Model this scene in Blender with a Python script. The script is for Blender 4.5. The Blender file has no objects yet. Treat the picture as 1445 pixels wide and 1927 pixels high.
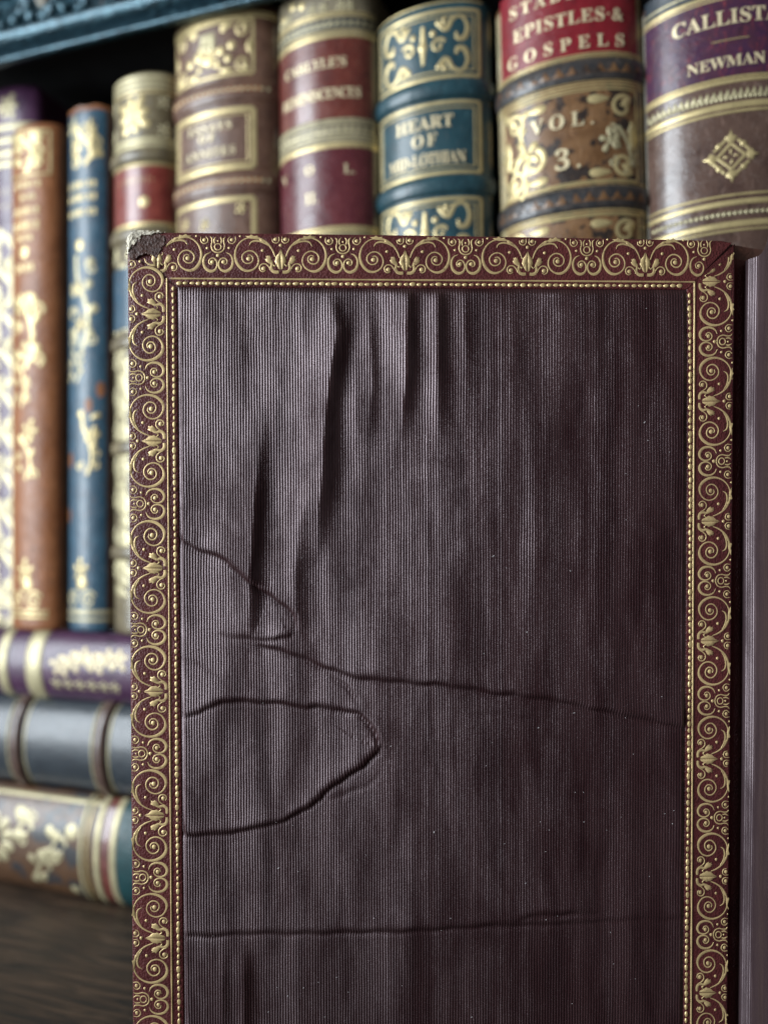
import bpy, math, random
import numpy as np
from mathutils import Vector, Matrix

# ------------------------------------------------------------------ camera, world, light, exposure
SC = bpy.context.scene
COL = SC.collection
MM = 0.001
F, CX, HY = 1450.0, 722.5, 1000.0        # focal length and horizon of the photograph, in its pixels
CAMZ = 114.0                             # lens height above the shelf floor, mm

cam = bpy.data.cameras.new("camera")
cam.sensor_fit = 'HORIZONTAL'
cam.sensor_width = 26.0
cam.lens = 26.0 * F / 1445.0
cam.shift_y = (HY - 963.5) / 1445.0
cam.clip_start = 0.01
cam.clip_end = 50.0
cam.dof.use_dof = True
cam.dof.focus_distance = 0.1452
cam.dof.aperture_fstop = cam.lens / 3.9
cam.dof.aperture_blades = 0
co = bpy.data.objects.new("camera", cam)
co.location = (0, 0, CAMZ * MM)
co.rotation_euler = (math.radians(90), 0, 0)
COL.objects.link(co)
SC.camera = co

w = bpy.data.worlds.new("World")
SC.world = w
w.use_nodes = True
bg = w.node_tree.nodes["Background"]
bg.inputs[0].default_value = (1.0, 0.93, 0.86, 1)
bg.inputs[1].default_value = 0.13

la = bpy.data.lights.new("window_light", 'AREA')
la.shape = 'RECTANGLE'
la.size, la.size_y = 0.36, 0.85
la.energy = 20.0
la.color = (0.86, 0.94, 1.0)
lo = bpy.data.objects.new("window_light", la)
LP = Vector((-0.79, -0.21, 0.30))
lo.location = LP
lo.rotation_euler = (Vector((0.0, 0.18, 0.13)) - LP).to_track_quat('-Z', 'Y').to_euler()
COL.objects.link(lo)

vs = SC.view_settings
vs.view_transform = 'Standard'
vs.look = 'None'
vs.exposure = 0.0
vs.gamma = 1.0
vs.use_curve_mapping = False
SC.cycles.use_denoising = True
SC.cycles.max_bounces = 6

random.seed(4)
rng = np.random.default_rng(7)

# ------------------------------------------------------------------ materials
def nodes(name):
    m = bpy.data.materials.new(name)
    m.use_nodes = True
    nt = m.node_tree
    p = nt.nodes["Principled BSDF"]
    tc = nt.nodes.new("ShaderNodeTexCoord")
    sc = nt.nodes.new("ShaderNodeVectorMath"); sc.operation = 'SCALE'
    sc.inputs['Scale'].default_value = 1000.0          # object space in millimetres
    nt.links.new(tc.outputs['Object'], sc.inputs[0])
    return m, nt, p, sc.outputs[0]

def stretch(nt, v, s):
    mp = nt.nodes.new("ShaderNodeMapping")
    mp.inputs['Scale'].default_value = s
    nt.links.new(v, mp.inputs['Vector'])
    return mp.outputs[0]

def noise(nt, v, scale, detail=3.0, rough=0.55, dist=0.0):
    n = nt.nodes.new("ShaderNodeTexNoise")
    n.inputs['Scale'].default_value = scale
    n.inputs['Detail'].default_value = detail
    n.inputs['Roughness'].default_value = rough
    n.inputs['Distortion'].default_value = dist
    nt.links.new(v, n.inputs['Vector'])
    return n.outputs[0]

def ramp(nt, v, stops):
    r = nt.nodes.new("ShaderNodeValToRGB")
    e = r.color_ramp.elements
    while len(e) < len(stops):
        e.new(0.5)
    for i, (p, c) in enumerate(stops):
        e[i].position = p
        e[i].color = (*c, 1) if len(c) == 3 else c
    nt.links.new(v, r.inputs[0])
    return r.outputs[0]

def mix(nt, fac, a, b):
    n = nt.nodes.new("ShaderNodeMix"); n.data_type = 'RGBA'
    for s, val in ((0, fac), (6, a), (7, b)):
        if hasattr(val, 'is_output'):
            nt.links.new(val, n.inputs[s])
        elif s == 0:
            n.inputs[0].default_value = val
        else:
            n.inputs[s].default_value = (*val, 1)
    return n.outputs[2]

def bump(nt, p, h, dist, strength=1.0, prev=None):
    b = nt.nodes.new("ShaderNodeBump")
    b.inputs['Strength'].default_value = strength
    b.inputs['Distance'].default_value = dist * MM
    nt.links.new(h, b.inputs['Height'])
    if prev is not None:
        nt.links.new(prev, b.inputs['Normal'])
    nt.links.new(b.outputs[0], p.inputs['Normal'])
    return b.outputs[0]

def grey(v):
    return (v, v, v)

def leather(name, c1, c2, patch=0.25, grain=2.2, gb=0.06, rough=(0.32, 0.55), spots=None, scuff=None, coat=0.0, crack=True):
    m, nt, p, v = nodes(name)
    col = ramp(nt, noise(nt, v, patch, 5, 0.6, 0.4), [(0.33, c1), (0.68, c2)])
    if spots:
        vo = nt.nodes.new("ShaderNodeTexNoise")
        vo.inputs['Scale'].default_value = spots[1]; vo.inputs['Detail'].default_value = 2
        nt.links.new(v, vo.inputs['Vector'])
        col = mix(nt, ramp(nt, vo.outputs[0], [(0.52, grey(0)), (0.58, grey(1))]), col, spots[0])
    if scuff:
        f = ramp(nt, noise(nt, v, 0.7, 6, 0.7), [(0.56, grey(0)), (0.72, grey(scuff[1]))])
        col = mix(nt, f, col, scuff[0])
    if crack:
        ck = noise(nt, stretch(nt, v, (1.0, 1.0, 0.16)), 1.5, 7, 0.72, 0.6)
        cc_ = crack if isinstance(crack, tuple) else tuple(min(0.5, x * 1.9 + 0.02) for x in c2)
        col = mix(nt, ramp(nt, ck, [(0.57, grey(0)), (0.68, grey(0.75))]), col, cc_)
        dk = noise(nt, stretch(nt, v, (1.0, 1.0, 0.3)), 0.6, 6, 0.7)
        col = mix(nt, ramp(nt, dk, [(0.30, grey(0.7)), (0.42, grey(0))]), col, tuple(x * 0.3 for x in c1))
    nt.links.new(col, p.inputs['Base Color'])
    r = ramp(nt, noise(nt, v, 0.5, 4), [(0.3, grey(rough[0])), (0.7, grey(rough[1]))])
    nt.links.new(r, p.inputs['Roughness'])
    p.inputs['Coat Weight'].default_value = coat * 0.75
    p.inputs['Specular IOR Level'].default_value = 0.38
    p.inputs['Coat Roughness'].default_value = 0.16
    vor = nt.nodes.new("ShaderNodeTexVoronoi")
    vor.inputs['Scale'].default_value = grain
    nt.links.new(v, vor.inputs['Vector'])
    pr = bump(nt, p, vor.outputs['Distance'], gb, 0.8)
    bump(nt, p, noise(nt, v, 0.35, 3), 0.5, 0.35, pr)
    return m

def gilt(name, c=(0.72, 0.57, 0.30), under=(0.10, 0.05, 0.04), wear=0.35, metal=0.75, rough=0.36):
    m, nt, p, v = nodes(name)
    nb = nt.nodes.new("ShaderNodeMath"); nb.operation = 'MULTIPLY_ADD'; nb.inputs[1].default_value = 0.30; nb.inputs[2].default_value = -0.15
    nt.links.new(noise(nt, v, 0.11, 3), nb.inputs[0])
    na = nt.nodes.new("ShaderNodeMath"); na.operation = 'ADD'
    nt.links.new(noise(nt, v, 1.3, 5, 0.7), na.inputs[0]); nt.links.new(nb.outputs[0], na.inputs[1])
    f = ramp(nt, na.outputs[0], [(0.60 - 0.12 * wear, grey(0)), (0.80 - 0.10 * wear, grey(min(1, wear * 1.6)))])
    tone = ramp(nt, noise(nt, v, 0.25, 3), [(0.3, tuple(x * 0.82 for x in c)), (0.7, tuple(min(1, x * 1.12) for x in c))])
    nt.links.new(mix(nt, f, tone, under), p.inputs['Base Color'])
    mt = nt.nodes.new("ShaderNodeMath"); mt.operation = 'MULTIPLY_ADD'
    nt.links.new(f, mt.inputs[0]); mt.inputs[1].default_value = -metal; mt.inputs[2].default_value = metal
    nt.links.new(mt.outputs[0], p.inputs['Metallic'])
    p.inputs['Roughness'].default_value = rough
    bump(nt, p, noise(nt, v, 3.5, 4, 0.6), 0.05, 0.7)
    return m

def plain(name, c, rough=0.6, sc=0.8, var=0.25, b=0.05):
    m, nt, p, v = nodes(name)
    nt.links.new(ramp(nt, noise(nt, v, sc, 5, 0.6), [(0.3, tuple(x * (1 - var) for x in c)), (0.7, tuple(min(1, x * (1 + var)) for x in c))]), p.inputs['Base Color'])
    p.inputs['Roughness'].default_value = rough
    bump(nt, p, noise(nt, v, sc * 3, 4), b, 0.8)
    return m

def silk_material(name, c1, c2, rough, cord=0.0):
    m, nt, p, v = nodes(name)
    streak = noise(nt, stretch(nt, v, (1, 1, 0.16)), 0.22, 7, 0.62, 0.3)
    col = ramp(nt, streak, [(0.3, c1), (0.7, c2)])
    nt.links.new(col, p.inputs['Base Color'])
    blot = noise(nt, stretch(nt, v, (1, 1, 0.45)), 0.10, 8, 0.66, 0.5)
    add = nt.nodes.new("ShaderNodeMath"); add.operation = 'ADD'
    nt.links.new(streak, add.inputs[0]); nt.links.new(blot, add.inputs[1])
    nt.links.new(ramp(nt, add.outputs[0], [(0.0, grey(0.25)), (0.43, grey(0.32)), (0.57, grey(0.95)), (1.0, grey(1))]), p.inputs['Specular IOR Level'])
    half = nt.nodes.new("ShaderNodeMath"); half.operation = 'MULTIPLY'; half.inputs[1].default_value = 0.5
    nt.links.new(add.outputs[0], half.inputs[0])
    for l in list(nt.links):
        if l.to_socket == p.inputs['Specular IOR Level']:
            r_ = l.from_node
    nt.links.new(half.outputs[0], r_.inputs[0])
    crease_shade = nt.nodes.new("ShaderNodeAttribute"); crease_shade.attribute_name = 'crease_shade'
    dull = nt.nodes.new("ShaderNodeMath"); dull.operation = 'MULTIPLY_ADD'; dull.inputs[1].default_value = -0.72; dull.inputs[2].default_value = 1.0  # less gloss along the creases, a painted stand-in for shade
    nt.links.new(crease_shade.outputs['Fac'], dull.inputs[0])
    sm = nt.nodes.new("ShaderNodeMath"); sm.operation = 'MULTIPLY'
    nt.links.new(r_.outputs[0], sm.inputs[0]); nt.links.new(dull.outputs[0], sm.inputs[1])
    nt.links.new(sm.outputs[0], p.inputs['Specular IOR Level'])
    p.inputs['Roughness'].default_value = rough
    p.inputs['IOR'].default_value = 1.55
    p.inputs['Specular Tint'].default_value = (1.0, 0.83, 0.88, 1)
    p.inputs['Anisotropic'].default_value = 0.80      # warp threads lie across the ribs and spread the gloss along them
    tv = nt.nodes.new('ShaderNodeCombineXYZ'); tv.inputs[2].default_value = 1.0
    nt.links.new(tv.outputs[0], p.inputs['Tangent'])
    p.inputs['Sheen Weight'].default_value = 0.02
    pr = bump(nt, p, noise(nt, stretch(nt, v, (1.0, 1.0, 3.0)), 2.4, 4, 0.7), 0.040, 0.9)
    pr = bump(nt, p, noise(nt, v, 7.0, 2), 0.02, 0.7, pr)
    if cord:
        bump(nt, p, noise(nt, stretch(nt, v, (1, 1, 0.012)), 2.6, 2, 0.5), cord, 1.0, pr)
    return m

def wood_material(name):
    m, nt, p, v = nodes(name)
    mp = nt.nodes.new("ShaderNodeMapping")
    mp.inputs['Rotation'].default_value = (0, 0, math.radians(18.5))
    nt.links.new(v, mp.inputs['Vector'])
    g = stretch(nt, mp.outputs[0], (0.10, 1.0, 1.0))
    n1 = noise(nt, g, 0.42, 9, 0.66, 0.8)
    col = ramp(nt, n1, [(0.36, (0.010, 0.007, 0.005)), (0.48, (0.032, 0.019, 0.011)), (0.58, (0.062, 0.037, 0.022)), (0.72, (0.115, 0.070, 0.042))])
    nt.links.new(col, p.inputs['Base Color'])
    p.inputs['Roughness'].default_value = 0.5
    bump(nt, p, n1, 0.5, 0.6)
    return m

def ebony_material(name):
    m, nt, p, v = nodes(name)
    col = ramp(nt, noise(nt, v, 0.5, 5, 0.65), [(0.42, (0.004, 0.008, 0.011)), (0.57, (0.020, 0.055, 0.075)), (0.72, (0.11, 0.19, 0.22))])  # blue reflections on the black wood are painted into this colour as patches
    nt.links.new(col, p.inputs['Base Color'])
    p.inputs['Roughness'].default_value = 0.3
    p.inputs['Specular Tint'].default_value = (0.55, 0.85, 1.0, 1)
    p.inputs['Specular IOR Level'].default_value = 0.9
    bump(nt, p, noise(nt, v, 0.8, 4), 0.6, 0.7)
    return m

M = {
    'maroon': leather('maroon_goatskin', (0.058, 0.011, 0.012), (0.100, 0.021, 0.020), 0.12, 2.6, 0.12, (0.38, 0.54), scuff=((0.13, 0.05, 0.045), 0.5), crack=False),
    'silk': silk_material('aubergine_ribbed_silk', (0.016, 0.0055, 0.0065), (0.029, 0.0105, 0.0115), 0.36),
    'flysilk': silk_material('aubergine_flyleaf_silk', (0.025, 0.015, 0.017), (0.038, 0.024, 0.026), 0.42),
    'gold': gilt('border_gilt', (0.64, 0.48, 0.23), (0.11, 0.035, 0.028), 0.5, 0.40, 0.42),
    'bead': gilt('bead_gilt', (0.64, 0.48, 0.23), (0.14, 0.06, 0.03), 0.3, 0.45, 0.40),
    'board': plain('torn_grey_board', (0.62, 0.57, 0.46), 0.9, 1.6, 0.35, 0.3),
    'rawhide': plain('rubbed_brown_leather', (0.050, 0.017, 0.010), 0.5, 0.7, 0.4, 0.15),
    'lint': plain('pale_lint', (0.55, 0.52, 0.52), 0.9),
    'page': plain('page_edge', (0.42, 0.36, 0.27), 0.85, 2.0, 0.2),
    'wood': wood_material('dark_oak'),
    'ebony': ebony_material('ebonised_wood_painted_glints'),
    'black': plain('blackened_wood', (0.006, 0.006, 0.007), 0.6, 0.15, 0.6),
    'spinegold': gilt('spine_gilt', (0.52, 0.42, 0.21), (0.10, 0.07, 0.045), 0.45, 0.5, 0.38),
    'lettergold': gilt('lettering_gilt', (0.64, 0.54, 0.34), (0.20, 0.14, 0.10), 0.35, 0.25, 0.42),
    'palegold': gilt('worn_pale_gilt', (0.42, 0.37, 0.22), (0.15, 0.12, 0.085), 0.6, 0.35, 0.42),
    'purple': leather('purple_calf', (0.034, 0.010, 0.034), (0.062, 0.020, 0.055), 0.2, coat=0.3),
    'tan': leather('tan_calf', (0.17, 0.058, 0.020), (0.25, 0.095, 0.035), 0.12),
    'blue': leather('blue_calf', (0.014, 0.045, 0.075), (0.024, 0.072, 0.112), 0.2, coat=0.3, scuff=((0.16, 0.08, 0.05), 0.8)),
    'olive': leather('grey_brown_calf', (0.085, 0.066, 0.038), (0.15, 0.120, 0.066), 0.2, coat=0.3),
    'redlabel': leather('red_label_leather', (0.12, 0.016, 0.013), (0.18, 0.034, 0.023), 0.3, rough=(0.25, 0.4), coat=0.5),
    'brown': leather('brown_calf', (0.072, 0.034, 0.022), (0.12, 0.062, 0.040), 0.2, coat=0.3, scuff=((0.2, 0.13, 0.1), 0.6)),
    'greygilt': leather('grey_worn_calf', (0.12, 0.10, 0.068), (0.22, 0.185, 0.12), 0.25, coat=0.2),
    'oxblood': leather('oxblood_label', (0.075, 0.014, 0.012), (0.135, 0.032, 0.022), 0.14, rough=(0.25, 0.4), coat=0.6, scuff=((0.22, 0.12, 0.09), 0.5)),
    'wine': leather('wine_label', (0.065, 0.012, 0.018), (0.10, 0.022, 0.026), 0.14, rough=(0.24, 0.34), coat=0.22),
    'navy': leather('navy_calf', (0.009, 0.034, 0.046), (0.017, 0.054, 0.068), 0.2, coat=0.3, rough=(0.3, 0.45), scuff=((0.07, 0.075, 0.075), 0.6)),
    'treecalf': leather('spotted_tree_calf', (0.10, 0.046, 0.018), (0.17, 0.088, 0.038), 0.2, spots=((0.020, 0.013, 0.011), 0.30), coat=0.4),
    'crimson': leather('crimson_label', (0.125, 0.005, 0.010), (0.18, 0.010, 0.017), 0.2, rough=(0.3, 0.45), coat=0.2, scuff=((0.10, 0.02, 0.03), 0.7)),
    'darkband': leather('dark_band_leather', (0.016, 0.018, 0.022), (0.05, 0.04, 0.035), 0.4, coat=0.4),
    'umber': leather('umber_calf', (0.055, 0.030, 0.024), (0.10, 0.060, 0.046), 0.12, rough=(0.2, 0.42), coat=0.5, scuff=((0.2, 0.15, 0.13), 0.5)),
    'plum': leather('plum_label', (0.040, 0.014, 0.045), (0.055, 0.018, 0.03), 0.3, rough=(0.28, 0.45), coat=0.25, scuff=((0.24, 0.04, 0.05), 0.8), crack=(0.22, 0.035, 0.04)),
    'slate': leather('slate_calf', (0.012, 0.018, 0.025), (0.026, 0.034, 0.042), 0.12, rough=(0.3, 0.42), coat=0.25, scuff=((0.09, 0.07, 0.06), 0.6)),
    'russet': leather('russet_spotted_calf', (0.050, 0.022, 0.010), (0.10, 0.048, 0.021), 0.10, spots=((0.022, 0.024, 0.028), 0.12), coat=0.3),
    'teal': leather('teal_label', (0.005, 0.030, 0.034), (0.009, 0.048, 0.053), 0.3),
    'paleedge': plain('pale_joint_and_glint', (0.25, 0.23, 0.19), 0.7, 0.8, 0.4, 0.2),  # rubbed joints of the books, and painted highlights on the carving
}

# ------------------------------------------------------------------ mesh helpers
def mesh_obj(name, verts, faces, mat, parent=None, smooth=True, base=(0, 0, 0)):
    """verts in mm; base (mm) is subtracted so that the vertices are local to the parent."""
    me = bpy.data.meshes.new(name)
    vv = np.asarray(verts, dtype=np.float64).reshape(-1, 3) - np.asarray(base, dtype=np.float64)
    me.from_pydata((vv * MM).tolist(), [], faces)
    me.materials.append(M[mat])
    if smooth:
        me.polygons.foreach_set("use_smooth", [True] * len(me.polygons))
    me.update()
    o = bpy.data.objects.new(name, me)
    COL.objects.link(o)
    o.parent = parent
    return o

def grid_faces(nr, nc):
    i = np.arange((nr - 1) * (nc - 1))
    r, c = i // (nc - 1), i % (nc - 1)
    a = r * nc + c
    return np.stack([a, a + 1, a + nc + 1, a + nc], 1)

def grid_obj(name, P, mat, parent=None, base=(0, 0, 0), flip=False):
    nr, nc, _ = P.shape
    f = grid_faces(nr, nc)
    if flip:
        f = f[:, ::-1]
    me = bpy.data.meshes.new(name)
    me.vertices.add(nr * nc)
    me.vertices.foreach_set("co", ((P.reshape(-1, 3) - np.asarray(base)) * MM).astype(np.float32).ravel())
    me.loops.add(f.size)
    me.loops.foreach_set("vertex_index", f.astype(np.int32).ravel())
    me.polygons.add(len(f))
    me.polygons.foreach_set("loop_start", (np.arange(len(f)) * 4).astype(np.int32))
    me.polygons.foreach_set("loop_total", np.full(len(f), 4, np.int32))
    me.update(calc_edges=True)
    me.polygons.foreach_set("use_smooth", np.ones(len(f), bool))
    me.materials.append(M[mat])
    o = bpy.data.objects.new(name, me)
    COL.objects.link(o)
    o.parent = parent
    return o

def thing(name, label, cat, loc=(0, 0, 0), group=None):
    o = bpy.data.objects.new(name, None)
    o.empty_display_size = 0.01
    COL.objects.link(o)
    o.location = Vector(loc) * MM
    o["label"] = label
    o["category"] = cat
    if group:
        o["group"] = group
    return o

def spline(pts, n=5):
    P = np.array(pts, float)
    if len(P) < 3:
        t = np.linspace(0, 1, n + 1)[:, None]
        return P[0] * (1 - t) + P[-1] * t
    Q = np.vstack([2 * P[0] - P[1], P, 2 * P[-1] - P[-2]])
    out = []
    for i in range(1, len(Q) - 2):
        p0, p1, p2, p3 = Q[i - 1:i + 3]
        for t in np.arange(n) / n:
            out.append(0.5 * (2 * p1 + (p2 - p0) * t + (2 * p0 - 5 * p1 + 4 * p2 - p3) * t * t + (3 * p1 - p0 - 3 * p2 + p3) * t ** 3))
    out.append(P[-1])
    return np.array(out)

class Relief:
    """Low relief drawn in (u, v) and laid on a surface by a map (u, v, height) -> point."""
    def __init__(self, fmap):
        self.m, self.v, self.f = fmap, [], []
    def add(self, vs, fs):
        k = len(self.v)
        self.v += [self.m(*q) for q in vs]
        self.f += [[k + i for i in f] for f in fs]
    def ribbon(self, pts, h=0.16, n=5, scale=1.0):
        P = spline(pts, n)
        c, wd = P[:, :2], np.maximum(P[:, 2], 0.02) * scale
        t = np.gradient(c, axis=0)
        t /= np.linalg.norm(t, axis=1)[:, None] + 1e-9
        nn = np.stack([-t[:, 1], t[:, 0]], 1)
        vs, fs = [], []
        for i in range(len(c)):
            a, b = c[i] - nn[i] * wd[i] / 2, c[i] + nn[i] * wd[i] / 2
            vs += [(a[0], a[1], 0.0), (c[i][0], c[i][1], h), (b[0], b[1], 0.0)]
        for i in range(len(c) - 1):
            k = 3 * i
            fs += [[k, k + 1, k + 4, k + 3], [k + 1, k + 2, k + 5, k + 4]]
        self.add(vs, fs)
    def dot(self, u, v, r, h=0.2, n=10, ru=None):
        ru = ru or r
        vs, fs = [], []
        for k, (q, hh) in enumerate(((1.0, 0.0), (0.72, h * 0.7))):
            vs += [(u + ru * q * math.cos(2 * math.pi * i / n), v + r * q * math.sin(2 * math.pi * i / n), hh) for i in range(n)]
        vs.append((u, v, h))
        for i in range(n):
            j = (i + 1) % n
            fs += [[i, j, n + j, n + i], [n + i, n + j, 2 * n]]
        self.add(vs, fs)
    def leaf(self, outline, h=0.2, inset=0.72):
        P = np.array(outline, float)
        c = P.mean(0)
        n = len(P)
        Q = c + (P - c) * inset
        vs = [(p[0], p[1], 0.0) for p in P] + [(q[0], q[1], h) for q in Q] + [(c[0], c[1], h * 0.9)]
        fs = []
        for i in range(n):
            j = (i + 1) % n
            fs += [[i, j, n + j, n + i], [n + i, n + j, 2 * n]]
        self.add(vs, fs)
    def obj(self, name, mat, parent, base=(0, 0, 0), keep=None):
        v, f = np.array(self.v), self.f
        if keep is not None:
            f = [q for q in f if keep(v[q].mean(0))]
            if not f:
                return None
            used = sorted({i for q in f for i in q})
            ix = {a: b for b, a in enumerate(used)}
            v, f = v[used], [[ix[i] for i in q] for q in f]
        return mesh_obj(name, v, f, mat, parent, True, base)

# ------------------------------------------------------------------ the setting: shelf floor
PHI = math.radians(18.5)
CP, SP = math.cos(PHI), math.sin(PHI)
S0 = np.array([79.0, 189.0])                   # a point on the line of the spines
E2 = np.array([-CP, SP])                       # along the shelf, away to the left
N2 = np.array([-SP, -CP])                      # out of the shelf, towards the room

def at(t, out=0.0, z=0.0):
    p = S0 + E2 * t + N2 * out
    return np.array([p[0], p[1], z])

def t_of(px, out=0.0):
    u = (px - CX) / F
    p = S0 + N2 * out
    return (p[0] - p[1] * u) / (CP + u * SP)

q = [at(620, 330), at(-420, 330), at(-420, -150), at(620, -150)]
fl = mesh_obj('shelf_floor', q, [[0, 1, 2, 3]], 'wood', None, False)
fl["kind"] = 'structure'
fl["label"] = 'dark brown grained wooden surface under the books'

# ------------------------------------------------------------------ the bookcase: back, upper shelf, carved edge
bc = thing('bookcase', 'black carved wooden bookcase with a blue glinting moulding above the books', 'bookcase', at(120, -135))
bb = at(120, -135)

def slab(name, t0, t1, o0, o1, z0, z1, mat, parent, base):
    c = [at(t, o, z) for z in (z0, z1) for (t, o) in ((t0, o0), (t1, o0), (t1, o1), (t0, o1))]
    f = [[0, 1, 2, 3], [7, 6, 5, 4], [0, 4, 5, 1], [1, 5, 6, 2], [2, 6, 7, 3], [3, 7, 4, 0]]
    return mesh_obj(name, c, f, mat, parent, False, base)

slab('back_panel', 520, -300, -140, -134, 0, 330, 'black', bc, bb)
slab('upper_shelf', 520, -300, -133, 8, CAMZ + 158, CAMZ + 182, 'black', bc, bb)

def sweep(name, prof, t0, t1, nt_, mat, parent, base, wob=0.0):
    P = np.zeros((nt_, len(prof), 3))
    for i in range(nt_):
        t = t0 + (t1 - t0) * i / (nt_ - 1)
        for j, (o, z) in enumerate(prof):
            P[i, j] = at(t, o + wob * rng.normal(), z + wob * rng.normal())
    return grid_obj(name, P, mat, parent, base)

ZM = CAMZ + 150.0
lip = [(9 + 1.0 * math.sin(a), ZM + 0.8 - 0.8 * math.cos(a)) for a in np.linspace(0, math.pi, 9)]
sweep('moulding_lip', [(7.5, ZM + 6), (7.5, ZM)] + lip + [(7.5, ZM + 3)], 420, 60, 90, 'ebony', bc, bb, 0.03)
roll = [(9 + 3.6 * math.sin(a), ZM + 6.6 - 2.7 * math.cos(a)) for a in np.linspace(0, math.pi, 12)]
mo = sweep('carved_moulding', [(6, ZM + 3.9)] + roll + [(8.2, ZM + 10), (8.2, ZM + 26), (4, ZM + 27)], 420, 60, 120, 'ebony', bc, bb, 0.10)

def carved_leaf(t, z, sx, sz, ang, hollow, mat='ebony'):
    """one pierced acanthus lobe of the moulding"""
    n, rings = 12, [(1.0, 0.0), (0.86, 1.3), (0.62, 1.7), (0.35, 0.4 if hollow else 2.2)]
    vs, fs = [], []
    for rr, d in rings:
        for i in range(n):
            a = 2 * math.pi * i / n
            k = rr * (1 + 0.18 * math.cos(3 * a))
            x, y = sx * k * math.cos(a), sz * k * math.sin(a)
            vs.append(at(t + x * math.cos(ang) - y * math.sin(ang), 8.2 + d, z + x * math.sin(ang) + y * math.cos(ang)))
    for r in range(3):
        for i in range(n):
            j = (i + 1) % n
            fs.append([r * n + i, r * n + j, (r + 1) * n + j, (r + 1) * n + i])
    fs.append([3 * n + i for i in range(n)])
    mesh_obj('carved_leaf', vs, fs, mat, mo, True, bb)

for k in range(22):
    t = 254 - k * 6.3
    for row, (dz, sx_, sz_) in enumerate(((12.6, 3.2, 1.9), (17.2, 3.0, 2.6), (22.6, 2.8, 2.0))):
        if random.random() < 0.84:
            carved_leaf(t + row * 2.9 + random.uniform(-0.8, 0.8), ZM + dz + random.uniform(-0.5, 0.5), sx_ * random.uniform(0.75, 1.15), sz_ * random.uniform(0.75, 1.15),
                        (0.7 if (k + row) % 2 else -0.6) + random.uniform(-0.3, 0.3), random.random() < 0.35, 'paleedge' if row and random.random() < 0.45 else 'ebony')  # the pale leaves are highlights painted on by colour

# ------------------------------------------------------------------ shelved books
FLOORZ, STACK = 0.0, 82.0

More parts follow.
